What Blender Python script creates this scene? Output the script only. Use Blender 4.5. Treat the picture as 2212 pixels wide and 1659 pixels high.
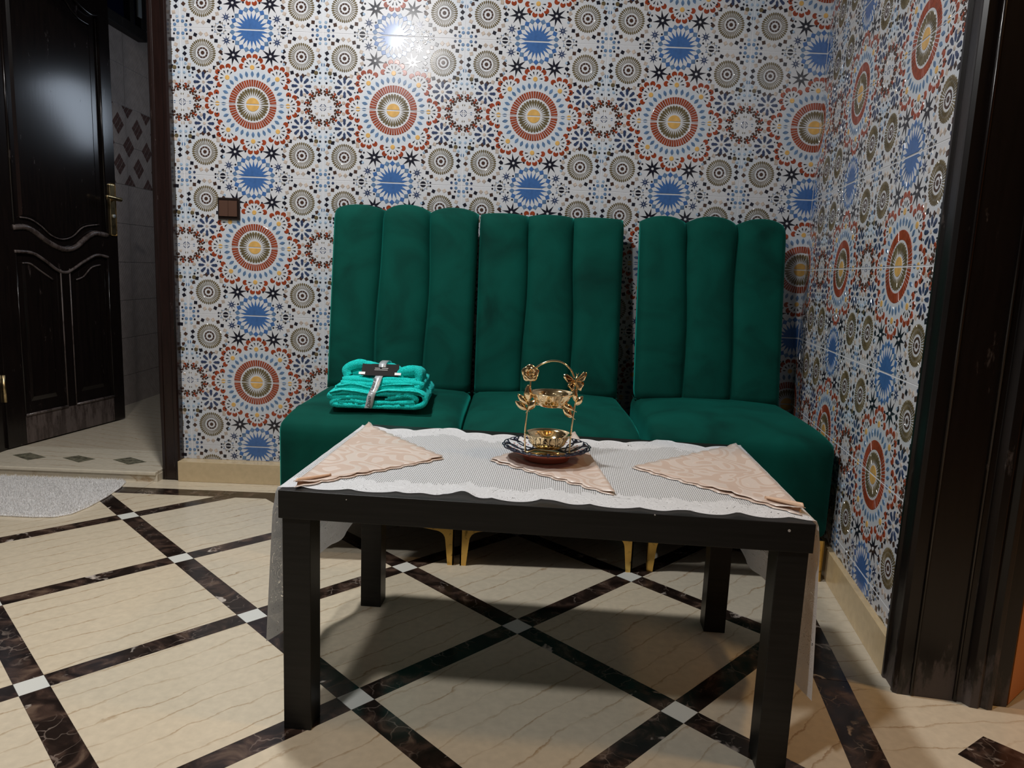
import bpy, bmesh, math, random
from mathutils import Vector, Matrix, noise
random.seed(7)
PI = math.pi
scn = bpy.context.scene
COL = scn.collection
for o in list(bpy.data.objects):
    bpy.data.objects.remove(o)

# ------------------------------------------------------------------ camera
F_PX, CAM = 1557.46, Vector((0.03936, -2.40659, 0.83730))
c_r = Vector((0.99916094, 0.00559044, 0.04057292))
c_u = Vector((-0.04094918, 0.15477111, 0.98710135))
c_f = Vector((0.00076119, 0.98793454, -0.15487017))
cam = bpy.data.objects.new('camera', bpy.data.cameras.new('camera'))
cam.data.sensor_width = 36.0
cam.data.lens = 36.0 * F_PX / 2212
cam.data.clip_start = 0.02
m = Matrix((c_r, c_u, -c_f)).transposed().to_4x4()
m.translation = CAM
cam.matrix_world = m
COL.objects.link(cam)
scn.camera = cam

# ------------------------------------------------------------------ world, lamps, exposure
w = bpy.data.worlds.new('world'); scn.world = w; w.use_nodes = True
w.node_tree.nodes['Background'].inputs[0].default_value = (0.55, 0.6, 0.7, 1)
w.node_tree.nodes['Background'].inputs[1].default_value = 0.0
vs = scn.view_settings
vs.view_transform = 'Standard'; vs.look = 'None'; vs.gamma = 1.0; vs.use_curve_mapping = False
vs.exposure = 0.0

def lamp(name, loc, power, color, size, aim=None):
    d = bpy.data.lights.new(name, 'AREA'); d.shape = 'DISK'; d.size = size
    d.energy = power; d.color = color
    o = bpy.data.objects.new(name, d); o.location = loc
    if aim is not None:
        o.rotation_euler = (Vector(aim) - Vector(loc)).to_track_quat('-Z', 'Y').to_euler()
    COL.objects.link(o)
    return o
# Two lamps of the hall, above the frame: the first gives the glare on the back wall tiles and the near edge of the
# table's shadow, the second the far edge of that shadow and the shade under the chairs.
lamp('hall_lamp_behind_camera_offscreen', (-0.72, -2.14, 2.29), 18, (1.0, 0.985, 0.97), 0.16, (-0.55, -0.5, 0.3))
lamp('hall_lamp_above_table_offscreen', (-0.64, -0.74, 2.45), 30, (1.0, 0.985, 0.97), 0.16, (-0.85, -0.80, 0.0))
# Window in the right wall of the room behind the open door (hidden by the tiled wall): the bluish patch mirrored in the door leaf.
lamp('side_room_window_offscreen', (-1.06, 1.45, 1.57), 2.6, (0.72, 0.84, 1.0), 0.40, (-2.0, 1.2, 1.35))
# Ceiling lamp of the orange room beyond the right doorway.
lamp('orange_room_lamp_offscreen', (1.75, -1.5, 2.40), 12, (1.0, 0.62, 0.28), 0.25, (1.2, -0.9, 0.3))

# ------------------------------------------------------------------ node helpers
def new_mat(name):
    mt = bpy.data.materials.new(name); mt.use_nodes = True
    nt = mt.node_tree
    return mt, nt, nt.nodes['Principled BSDF'], nt.nodes['Material Output']
def N(nt, t, **kw):
    n = nt.nodes.new(t)
    for k, v in kw.items():
        if k.startswith('i_'):
            n.inputs[int(k[2:])].default_value = v
        else:
            setattr(n, k, v)
    return n
def L(nt, a, b):
    nt.links.new(a, b)
def ramp(nt, fac, stops, interp='LINEAR'):
    r = nt.nodes.new('ShaderNodeValToRGB'); r.color_ramp.interpolation = interp
    el = r.color_ramp.elements
    while len(el) < len(stops):
        el.new(0.5)
    for e, (p, c) in zip(el, stops):
        e.position = p; e.color = (c[0], c[1], c[2], 1) if len(c) == 3 else c
    if fac is not None:
        L(nt, fac, r.inputs[0])
    return r
def math_n(nt, op, a, b=None, c=None):
    n = nt.nodes.new('ShaderNodeMath'); n.operation = op
    for i, x in enumerate((a, b, c)):
        if x is None: continue
        if isinstance(x, (int, float)): n.inputs[i].default_value = x
        else: L(nt, x, n.inputs[i])
    return n.outputs[0]
def mixc(nt, fac, a, b, mode='MIX'):
    n = nt.nodes.new('ShaderNodeMix'); n.data_type = 'RGBA'; n.blend_type = mode
    for s, x in ((n.inputs[0], fac), (n.inputs[6], a), (n.inputs[7], b)):
        if isinstance(x, (int, float)): s.default_value = x
        elif isinstance(x, (tuple, list)): s.default_value = (*x[:3], 1)
        else: L(nt, x, s)
    return n.outputs[2]
def bump(nt, p, h, strength=0.3, dist=0.001):
    b = N(nt, 'ShaderNodeBump'); b.inputs['Strength'].default_value = strength
    b.inputs['Distance'].default_value = dist
    L(nt, h, b.inputs['Height']); L(nt, b.outputs[0], p.inputs['Normal'])
def lin(r, g, b):
    f = lambda c: ((c/255+0.055)/1.055)**2.4 if c > 10 else c/255/12.92
    return (f(r), f(g), f(b))
def simple(name, col, rough=0.5, metal=0.0, **kw):
    mt, nt, p, out = new_mat(name)
    p.inputs['Base Color'].default_value = (*col, 1)
    p.inputs['Roughness'].default_value = rough
    p.inputs['Metallic'].default_value = metal
    for k, v in kw.items():
        p.inputs[k.replace('_', ' ')].default_value = v
    return mt
def rand_coords(nt, scale=17.0):
    tc = N(nt, 'ShaderNodeTexCoord'); oi = N(nt, 'ShaderNodeObjectInfo')
    v = N(nt, 'ShaderNodeVectorMath', operation='SCALE'); 
    cb = N(nt, 'ShaderNodeCombineXYZ')
    L(nt, oi.outputs['Random'], cb.inputs[0])
    r2 = math_n(nt, 'FRACT', math_n(nt, 'MULTIPLY', oi.outputs['Random'], 37.7))
    L(nt, r2, cb.inputs[1])
    L(nt, cb.outputs[0], v.inputs[0]); v.inputs['Scale'].default_value = scale
    a = N(nt, 'ShaderNodeVectorMath', operation='ADD')
    L(nt, tc.outputs['Object'], a.inputs[0]); L(nt, v.outputs[0], a.inputs[1])
    return a.outputs[0], oi.outputs['Random'], tc

# ------------------------------------------------------------------ materials
def mat_cream(name='cream_marble', ang=math.radians(-45), vein=(0.36, 0.235, 0.12), base=(0.66, 0.585, 0.46), rough=0.2):
    mt, nt, p, out = new_mat(name)
    v, rnd, tc = rand_coords(nt)
    mp = N(nt, 'ShaderNodeMapping'); mp.inputs['Rotation'].default_value = (0, 0, ang)
    L(nt, v, mp.inputs[0])
    # veins run along local +x after rotation: bands across y
    st = N(nt, 'ShaderNodeMapping'); st.inputs['Scale'].default_value = (0.55, 1.0, 1.0)
    L(nt, mp.outputs[0], st.inputs[0])
    wv = N(nt, 'ShaderNodeTexWave', wave_type='BANDS', bands_direction='Y', wave_profile='SAW')
    wv.inputs['Scale'].default_value = 5.2; wv.inputs['Distortion'].default_value = 3.4
    wv.inputs['Detail'].default_value = 5.0; wv.inputs['Detail Scale'].default_value = 2.2
    wv.inputs['Detail Roughness'].default_value = 0.62
    L(nt, st.outputs[0], wv.inputs[0])
    line = ramp(nt, wv.outputs[1], [(0.0, (0, 0, 0)), (0.90, (0.0, 0, 0)), (0.975, (1, 1, 1)), (1.0, (0.2, 0.2, 0.2))])
    ns = N(nt, 'ShaderNodeTexNoise'); ns.inputs['Scale'].default_value = 7; ns.inputs['Detail'].default_value = 4
    L(nt, v, ns.inputs[0])
    brk = ramp(nt, ns.outputs[0], [(0.35, (0.15, 0.15, 0.15)), (0.62, (1, 1, 1))])
    fac = math_n(nt, 'MULTIPLY', math_n(nt, 'MULTIPLY', line.outputs[0], brk.outputs[0]), 0.85)
    n2 = N(nt, 'ShaderNodeTexNoise'); n2.inputs['Scale'].default_value = 55; n2.inputs['Detail'].default_value = 5
    L(nt, v, n2.inputs[0])
    cl = ramp(nt, n2.outputs[0], [(0.3, tuple(x*0.93 for x in base)), (0.7, tuple(min(1, x*1.05) for x in base))])
    tint = ramp(nt, rnd, [(0.0, (0.97, 0.985, 1.0)), (1.0, (1.03, 1.0, 0.94))])
    c1 = mixc(nt, 1.0, cl.outputs[0], tint.outputs[0], 'MULTIPLY')
    L(nt, mixc(nt, fac, c1, vein), p.inputs['Base Color'])
    p.inputs['Roughness'].default_value = rough
    p.inputs['Specular IOR Level'].default_value = 0.4
    bump(nt, p, n2.outputs[0], 0.05, 0.0006)
    return mt
def mat_dark_marble(name='brown_marble'):
    mt, nt, p, out = new_mat(name)
    v, rnd, tc = rand_coords(nt)
    n1 = N(nt, 'ShaderNodeTexNoise'); n1.inputs['Scale'].default_value = 16; n1.inputs['Detail'].default_value = 6
    n1.inputs['Distortion'].default_value = 1.2
    L(nt, v, n1.inputs[0])
    c = ramp(nt, n1.outputs[0], [(0.28, (0.009, 0.006, 0.005)), (0.48, (0.022, 0.014, 0.011)), (0.6, (0.06, 0.036, 0.027)), (0.74, (0.15, 0.10, 0.07))])
    vo = N(nt, 'ShaderNodeTexVoronoi', feature='DISTANCE_TO_EDGE'); vo.inputs['Scale'].default_value = 22
    dn = N(nt, 'ShaderNodeTexNoise'); dn.inputs['Scale'].default_value = 30; L(nt, v, dn.inputs[0])
    vm = N(nt, 'ShaderNodeVectorMath', operation='MULTIPLY_ADD')
    L(nt, dn.outputs[1], vm.inputs[0]); vm.inputs[1].default_value = (0.05, 0.05, 0.05); L(nt, v, vm.inputs[2])
    L(nt, vm.outputs[0], vo.inputs[0])
    ed = ramp(nt, vo.outputs[0], [(0.0, (1, 1, 1)), (0.045, (0, 0, 0))])
    n3 = N(nt, 'ShaderNodeTexNoise'); n3.inputs['Scale'].default_value = 9; L(nt, v, n3.inputs[0])
    sel = ramp(nt, n3.outputs[0], [(0.5, (0, 0, 0)), (0.66, (1, 1, 1))])
    f = math_n(nt, 'MULTIPLY', math_n(nt, 'MULTIPLY', ed.outputs[0], sel.outputs[0]), 0.6)
    c2 = mixc(nt, f, c.outputs[0], (0.38, 0.30, 0.25))
    n4 = N(nt, 'ShaderNodeTexNoise'); n4.inputs['Scale'].default_value = 11; n4.inputs['Detail'].default_value = 5; n4.inputs['Distortion'].default_value = 0.8
    L(nt, vm.outputs[0], n4.inputs[0])
    wp = ramp(nt, n4.outputs[0], [(0.645, (0, 0, 0)), (0.70, (1, 1, 1))])
    L(nt, mixc(nt, wp.outputs[0], c2, (0.55, 0.48, 0.42)), p.inputs['Base Color'])
    p.inputs['Roughness'].default_value = 0.16
    return mt
CREAM = mat_cream()
CREAM_B = mat_cream('cream_marble_border', ang=math.radians(-8))
BEIGE = mat_cream('beige_skirting_marble', ang=0.0, base=(0.60, 0.47, 0.29))
DARKM = mat_dark_marble()
WHITEM = simple('white_marble', (0.74, 0.75, 0.70), 0.2)
GROUT = simple('grout', (0.45, 0.42, 0.36), 0.9)
GROUT_W = simple('white_grout', (0.74, 0.74, 0.76), 0.7)

def mat_glaze():
    mt, nt, p, out = new_mat('white_tile_glaze')
    tc = N(nt, 'ShaderNodeTexCoord')
    def dist(pt):
        d = N(nt, 'ShaderNodeVectorMath', operation='DISTANCE'); L(nt, tc.outputs['Object'], d.inputs[0]); d.inputs[1].default_value = pt
        return d.outputs['Value']
    a = ramp(nt, dist((0, 0, -0.125)), [(0.0, (0, 0, 0)), (0.088, (0.15, 0.15, 0.15)), (0.105, (1, 1, 1)), (0.135, (0, 0, 0))])
    b = ramp(nt, math_n(nt, 'MINIMUM', dist((0.25, 0, 0.0)), dist((-0.25, 0, 0.0))), [(0.0, (1, 1, 1)), (0.1, (0, 0, 0))])
    f = math_n(nt, 'MULTIPLY', math_n(nt, 'MAXIMUM', a.outputs[0], b.outputs[0]), 0.5)
    n = N(nt, 'ShaderNodeTexNoise'); n.inputs['Scale'].default_value = 260; n.inputs['Detail'].default_value = 2
    L(nt, tc.outputs['Object'], n.inputs[0])
    base = ramp(nt, n.outputs[0], [(0.30, (0.52, 0.525, 0.54)), (0.42, (0.60, 0.608, 0.63))])
    L(nt, mixc(nt, f, base.outputs[0], (0.47, 0.575, 0.68)), p.inputs['Base Color'])
    p.inputs['Roughness'].default_value = 0.30; p.inputs['Specular IOR Level'].default_value = 0.4
    n2 = N(nt, 'ShaderNodeTexNoise'); n2.inputs['Scale'].default_value = 420
    L(nt, tc.outputs['Object'], n2.inputs[0])
    bump(nt, p, n2.outputs[0], 0.25, 0.0006)
    return mt
GLAZE = mat_glaze()
def enamel(name, c, var=0.25):
    mt, nt, p, out = new_mat(name)
    tc = N(nt, 'ShaderNodeTexCoord')
    n = N(nt, 'ShaderNodeTexNoise'); n.inputs['Scale'].default_value = 60; L(nt, tc.outputs['Object'], n.inputs[0])
    r = ramp(nt, n.outputs[0], [(0.3, tuple(x*(1-var) for x in c)), (0.7, tuple(min(1, x*(1+var)) for x in c))])
    L(nt, r.outputs[0], p.inputs['Base Color']); p.inputs['Roughness'].default_value = 0.17
    return mt
TILE_MATS = [GLAZE,
    enamel('enamel_red', lin(146, 64, 38)), enamel('enamel_yellow', lin(214, 170, 98), 0.1),
    enamel('enamel_olive', lin(104, 92, 66)), enamel('enamel_brown', lin(72, 52, 44)),
    enamel('enamel_black', lin(32, 32, 42)), enamel('enamel_steel', lin(96, 124, 158)),
    enamel('enamel_blue', lin(66, 104, 160), 0.12), enamel('enamel_pale', lin(150, 172, 194)),
    enamel('enamel_tan', lin(186, 172, 160)), enamel('enamel_navy', lin(54, 66, 96))]
M_RED, M_YEL, M_OLI, M_BRO, M_BLK, M_STE, M_BLU, M_PAL, M_TAN, M_NAV = range(1, 11)

def mat_velvet():
    mt, nt, p, out = new_mat('green_velvet')
    tc = N(nt, 'ShaderNodeTexCoord'); oi = N(nt, 'ShaderNodeObjectInfo')
    n = N(nt, 'ShaderNodeTexNoise'); n.inputs['Scale'].default_value = 5.5; n.inputs['Detail'].default_value = 5; n.inputs['Distortion'].default_value = 0.7
    a = N(nt, 'ShaderNodeVectorMath', operation='ADD'); L(nt, tc.outputs['Object'], a.inputs[0]); L(nt, oi.outputs['Random'], a.inputs[1])
    L(nt, a.outputs[0], n.inputs[0])
    r = ramp(nt, n.outputs[0], [(0.30, (0.0009, 0.034, 0.025)), (0.52, (0.0012, 0.062, 0.045)), (0.75, (0.0018, 0.080, 0.059))])
    L(nt, r.outputs[0], p.inputs['Base Color'])
    p.inputs['Roughness'].default_value = 0.85
    p.inputs['Specular IOR Level'].default_value = 0.12
    p.inputs['Sheen Weight'].default_value = 0.35
    p.inputs['Sheen Roughness'].default_value = 0.35
    p.inputs['Sheen Tint'].default_value = (0.02, 0.62, 0.50, 1)
    f = N(nt, 'ShaderNodeTexNoise'); f.inputs['Scale'].default_value = 700; L(nt, tc.outputs['Object'], f.inputs[0])
    bump(nt, p, f.outputs[0], 0.15, 0.0008)
    return mt
VELVET = mat_velvet()
def mat_gold(name, c, rough, dirt=0.0):
    mt, nt, p, out = new_mat(name)
    tc = N(nt, 'ShaderNodeTexCoord')
    n = N(nt, 'ShaderNodeTexNoise'); n.inputs['Scale'].default_value = 45; n.inputs['Detail'].default_value = 5
    L(nt, tc.outputs['Object'], n.inputs[0])
    r = ramp(nt, n.outputs[0], [(0.34, tuple(x*(1-dirt) for x in c)), (0.44, c)])
    L(nt, r.outputs[0], p.inputs['Base Color']); p.inputs['Metallic'].default_value = 1.0
    p.inputs['Roughness'].default_value = rough
    return mt
GOLD = mat_gold('polished_gold', (1.0, 0.77, 0.44), 0.10)
GOLD_LEG = mat_gold('worn_gold_plate', (0.85, 0.55, 0.16), 0.28, 0.6)
BRASS = mat_gold('worn_brass', (0.62, 0.47, 0.25), 0.3, 0.45)
def mat_black_wood(name='black_brown_table', c=(0.0105, 0.0098, 0.0088), rough=0.38):
    mt, nt, p, out = new_mat(name)
    tc = N(nt, 'ShaderNodeTexCoord')
    mp = N(nt, 'ShaderNodeMapping'); mp.inputs['Scale'].default_value = (3, 60, 60); L(nt, tc.outputs['Object'], mp.inputs[0])
    n = N(nt, 'ShaderNodeTexNoise'); n.inputs['Scale'].default_value = 3; n.inputs['Detail'].default_value = 4; L(nt, mp.outputs[0], n.inputs[0])
    r = ramp(nt, n.outputs[0], [(0.3, tuple(x*0.75 for x in c)), (0.7, tuple(x*1.3 for x in c))])
    L(nt, r.outputs[0], p.inputs['Base Color']); p.inputs['Roughness'].default_value = rough; p.inputs['Specular IOR Level'].default_value = 0.28
    bump(nt, p, n.outputs[0], 0.12, 0.0005)
    return mt
TABLE = mat_black_wood()
def mat_door(name, c1, c2, wear=0.62, rough=0.16, foot=0.0):
    mt, nt, p, out = new_mat(name)
    tc = N(nt, 'ShaderNodeTexCoord')
    mp = N(nt, 'ShaderNodeMapping'); mp.inputs['Scale'].default_value = (50, 50, 4); L(nt, tc.outputs['Object'], mp.inputs[0])
    n = N(nt, 'ShaderNodeTexNoise'); n.inputs['Scale'].default_value = 2.2; n.inputs['Detail'].default_value = 6; L(nt, mp.outputs[0], n.inputs[0])
    r = ramp(nt, n.outputs[0], [(0.3, c1), (0.7, c2)])
    n2 = N(nt, 'ShaderNodeTexNoise'); n2.inputs['Scale'].default_value = 9; n2.inputs['Detail'].default_value = 9; n2.inputs['Roughness'].default_value = 0.72
    mp2 = N(nt, 'ShaderNodeMapping'); mp2.inputs['Scale'].default_value = (3.0, 3.0, 0.8); L(nt, tc.outputs['Object'], mp2.inputs[0])
    L(nt, mp2.outputs[0], n2.inputs[0])
    wsrc = n2.outputs[0]
    if foot:      # paint rubbed off along the foot of the frame
        sp = N(nt, 'ShaderNodeSeparateXYZ'); L(nt, tc.outputs['Object'], sp.inputs[0])
        ft = ramp(nt, sp.outputs[2], [(0.0, (1, 1, 1)), (foot*0.35, (0.55, 0.55, 0.55)), (foot, (0, 0, 0))])
        wsrc = math_n(nt, 'MULTIPLY_ADD', ft.outputs[0], 0.22, n2.outputs[0])
    wr = ramp(nt, wsrc, [(wear, (0, 0, 0)), (wear+0.1, (1, 1, 1))])
    fw = math_n(nt, 'MULTIPLY', wr.outputs[0], 0.55)
    L(nt, mixc(nt, fw, r.outputs[0], (0.13, 0.10, 0.09)), p.inputs['Base Color'])
    rr = math_n(nt, 'ADD', rough, math_n(nt, 'MULTIPLY', wr.outputs[0], 0.35))
    L(nt, rr, p.inputs['Roughness'])
    bump(nt, p, n.outputs[0], 0.12, 0.0006)
    return mt
DOORW = mat_door('dark_varnished_wood', (0.0045, 0.0030, 0.0028), (0.009, 0.0058, 0.005), rough=0.2)
DOORWORN = mat_door('worn_moulding_wood', (0.03, 0.021, 0.019), (0.075, 0.056, 0.05), wear=0.45, rough=0.22)
CASEW = mat_door('worn_casing_wood', (0.0040, 0.0028, 0.0026), (0.0075, 0.0052, 0.0048), rough=0.3, foot=0.16)
WINW = mat_door('matt_dark_wood', (0.004, 0.0025, 0.002), (0.008, 0.005, 0.004), rough=0.6)
JAMB = mat_door('reddish_dark_wood', (0.008, 0.0030, 0.0024), (0.015, 0.006, 0.0048), wear=0.64, rough=0.26)
ORANGE = simple('orange_paint', (0.62, 0.25, 0.07), 0.55)
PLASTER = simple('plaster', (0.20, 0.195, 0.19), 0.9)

def mat_terry(name, c, scale=420):
    mt, nt, p, out = new_mat(name)
    tc = N(nt, 'ShaderNodeTexCoord')
    n = N(nt, 'ShaderNodeTexNoise'); n.inputs['Scale'].default_value = scale; n.inputs['Detail'].default_value = 3; L(nt, tc.outputs['Object'], n.inputs[0])
    r = ramp(nt, n.outputs[0], [(0.3, tuple(x*0.62 for x in c)), (0.7, tuple(min(1, x*1.2+0.01) for x in c))])
    L(nt, r.outputs[0], p.inputs['Base Color']); p.inputs['Roughness'].default_value = 0.95
    p.inputs['Specular IOR Level'].default_value = 0.1
    p.inputs['Sheen Weight'].default_value = 0.25
    p.inputs['Sheen Tint'].default_value = (*[min(1, x*1.2+0.2) for x in c], 1)
    bump(nt, p, n.outputs[0], 0.8, 0.004)
    return mt
TERRY = mat_terry('turquoise_terry', (0.012, 0.78, 0.71))
TERRY_HEM = mat_terry('turquoise_hem', (0.03, 0.74, 0.68), 150)
RUG = mat_terry('grey_pile', (0.92, 0.89, 0.86), 260)
SILVER = simple('silver_ribbon', (0.66, 0.70, 0.73), 0.3, 0.35)
INK = simple('black_ink', (0.012, 0.012, 0.014), 0.5)
LABELM = simple('black_label_card', (0.010, 0.008, 0.007), 0.6, 0.0, Specular_IOR_Level=0.15)
PRINT = simple('pale_print', (0.62, 0.6, 0.58), 0.5)
WHITE_P = simple('white_card', (0.82, 0.82, 0.82), 0.5)
SWITCH_F = simple('dark_brown_plastic', (0.012, 0.007, 0.006), 0.25)
SWITCH_R = simple('brown_plastic', (0.085, 0.042, 0.028), 0.35)
TERRACOTTA = simple('terracotta', (0.32, 0.085, 0.05), 0.6)
PLATE_W = simple('white_plate_glaze', (0.72, 0.74, 0.76), 0.1)
PLATE_D = simple('blue_black_plate_paint', (0.010, 0.013, 0.028), 0.14)
PLATE_P = simple('pink_plate_paint', (0.45, 0.16, 0.14), 0.25)
HANDLE_GREY = simple('grey_metal', (0.30, 0.32, 0.32), 0.5, 0.3)
GLASS_DARK = simple('dark_window_glass', (0.004, 0.006, 0.02), 0.3, 0.0, Specular_IOR_Level=0.1)
CHIP = simple('pale_chip', (0.5, 0.47, 0.44), 0.7)

def mat_lace():
    mt, nt, p, out = new_mat('white_lace')
    uv = N(nt, 'ShaderNodeUVMap'); uv.uv_map = 'UVMap'
    at = N(nt, 'ShaderNodeAttribute'); at.attribute_name = 'edge'
    vo = N(nt, 'ShaderNodeTexVoronoi', feature='F1'); vo.inputs['Scale'].default_value = 262; vo.inputs['Randomness'].default_value = 0.1
    vo.voronoi_dimensions = '2D'
    L(nt, uv.outputs[0], vo.inputs[0])
    net = math_n(nt, 'LESS_THAN', vo.outputs[0], 0.29)          # 1 in a hole
    # border: dense floral lace, only thin outlines and a few slits are open
    ns = N(nt, 'ShaderNodeTexNoise'); ns.noise_dimensions = '2D'; ns.inputs['Scale'].default_value = 26; ns.inputs['Distortion'].default_value = 1.6; ns.inputs['Detail'].default_value = 1
    L(nt, uv.outputs[0], ns.inputs[0])
    bands = math_n(nt, 'ABSOLUTE', math_n(nt, 'SINE', math_n(nt, 'MULTIPLY', ns.outputs[0], 46.0)))
    slit = math_n(nt, 'LESS_THAN', bands, 0.095)
    wob = math_n(nt, 'ADD', at.outputs['Fac'], math_n(nt, 'MULTIPLY', math_n(nt, 'SUBTRACT', ns.outputs[0], 0.5), 0.05))
    inner = math_n(nt, 'GREATER_THAN', wob, 0.068)              # net field
    hole = math_n(nt, 'ADD', math_n(nt, 'MULTIPLY', net, inner), math_n(nt, 'MULTIPLY', slit, math_n(nt, 'SUBTRACT', 1.0, inner)))
    hem = math_n(nt, 'GREATER_THAN', at.outputs['Fac'], 0.005)
    hole = math_n(nt, 'MULTIPLY', hole, hem)
    p.inputs['Base Color'].default_value = (0.90, 0.93, 0.96, 1); p.inputs['Roughness'].default_value = 0.8
    tr = N(nt, 'ShaderNodeBsdfTransparent'); tl = N(nt, 'ShaderNodeBsdfTranslucent'); tl.inputs[0].default_value = (0.8, 0.8, 0.8, 1)
    m1 = N(nt, 'ShaderNodeMixShader', i_0=0.3); L(nt, p.outputs[0], m1.inputs[1]); L(nt, tl.outputs[0], m1.inputs[2])
    m2 = N(nt, 'ShaderNodeMixShader'); L(nt, hole, m2.inputs[0]); L(nt, m1.outputs[0], m2.inputs[1]); L(nt, tr.outputs[0], m2.inputs[2])
    L(nt, m2.outputs[0], out.inputs[0])
    bump(nt, p, bands, 0.3, 0.0008)
    return mt
LACE = mat_lace()
def mat_napkin():
    mt, nt, p, out = new_mat('beige_brocade_satin')
    tc = N(nt, 'ShaderNodeTexCoord'); oi = N(nt, 'ShaderNodeObjectInfo')
    a = N(nt, 'ShaderNodeVectorMath', operation='ADD'); L(nt, tc.outputs['Object'], a.inputs[0])
    L(nt, math_n(nt, 'MULTIPLY', oi.outputs['Random'], 5.0), a.inputs[1])
    w1 = N(nt, 'ShaderNodeTexNoise'); w1.inputs['Scale'].default_value = 11; w1.inputs['Detail'].default_value = 0; L(nt, a.outputs[0], w1.inputs[0])
    vm = N(nt, 'ShaderNodeVectorMath', operation='MULTIPLY_ADD'); L(nt, w1.outputs[1], vm.inputs[0]); vm.inputs[1].default_value = (0.16, 0.16, 0); L(nt, a.outputs[0], vm.inputs[2])
    vo = N(nt, 'ShaderNodeTexVoronoi', feature='SMOOTH_F1'); vo.inputs['Scale'].default_value = 15; vo.inputs['Smoothness'].default_value = 0.25
    vo.voronoi_dimensions = '2D'
    L(nt, vm.outputs[0], vo.inputs[0])
    ph = math_n(nt, 'ADD', math_n(nt, 'MULTIPLY', vo.outputs[0], 13.0), math_n(nt, 'MULTIPLY', w1.outputs[0], 40.0))
    s = math_n(nt, 'SINE', ph)
    msk = ramp(nt, math_n(nt, 'MULTIPLY_ADD', s, 0.5, 0.5), [(0.55, (0, 0, 0)), (0.62, (1, 1, 1))])
    edge = ramp(nt, math_n(nt, 'ABSOLUTE', math_n(nt, 'SUBTRACT', s, 0.16)), [(0.10, (1, 1, 1)), (0.24, (0, 0, 0))])
    c0 = mixc(nt, msk.outputs[0], (0.575, 0.45, 0.37), (0.73, 0.63, 0.56))
    L(nt, mixc(nt, math_n(nt, 'MULTIPLY', edge.outputs[0], 0.55), c0, (0.80, 0.70, 0.63)), p.inputs['Base Color'])
    rr = math_n(nt, 'MULTIPLY_ADD', msk.outputs[0], -0.24, 0.52)
    L(nt, rr, p.inputs['Roughness'])
    p.inputs['Sheen Weight'].default_value = 0.3
    bump(nt, p, msk.outputs[0], 0.35, 0.0012)
    return mt
NAPKIN = mat_napkin()
NAPKIN_BACK = simple('peach_satin_back', (0.68, 0.45, 0.30), 0.4)
def mat_side_tile():
    mt, nt, p, out = new_mat('mauve_beige_tile')
    tc = N(nt, 'ShaderNodeTexCoord')
    mp = N(nt, 'ShaderNodeMapping'); mp.inputs['Rotation'].default_value = (math.radians(45), 0, 0); L(nt, tc.outputs['Object'], mp.inputs[0])
    ck = N(nt, 'ShaderNodeTexVoronoi', feature='F1'); ck.inputs['Scale'].default_value = 62; ck.inputs['Randomness'].default_value = 0.0
    L(nt, mp.outputs[0], ck.inputs[0])
    n = N(nt, 'ShaderNodeTexNoise'); n.inputs['Scale'].default_value = 30; L(nt, tc.outputs['Object'], n.inputs[0])
    c = ramp(nt, n.outputs[0], [(0.3, (0.30, 0.25, 0.225)), (0.7, (0.36, 0.30, 0.27))])
    L(nt, c.outputs[0], p.inputs['Base Color']); p.inputs['Roughness'].default_value = 0.25
    bump(nt, p, ck.outputs[0], 0.6, 0.004)
    return mt
SIDE_TILE = mat_side_tile()
MOSAIC = enamel('mosaic_brown', lin(92, 70, 66), 0.3)

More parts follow.
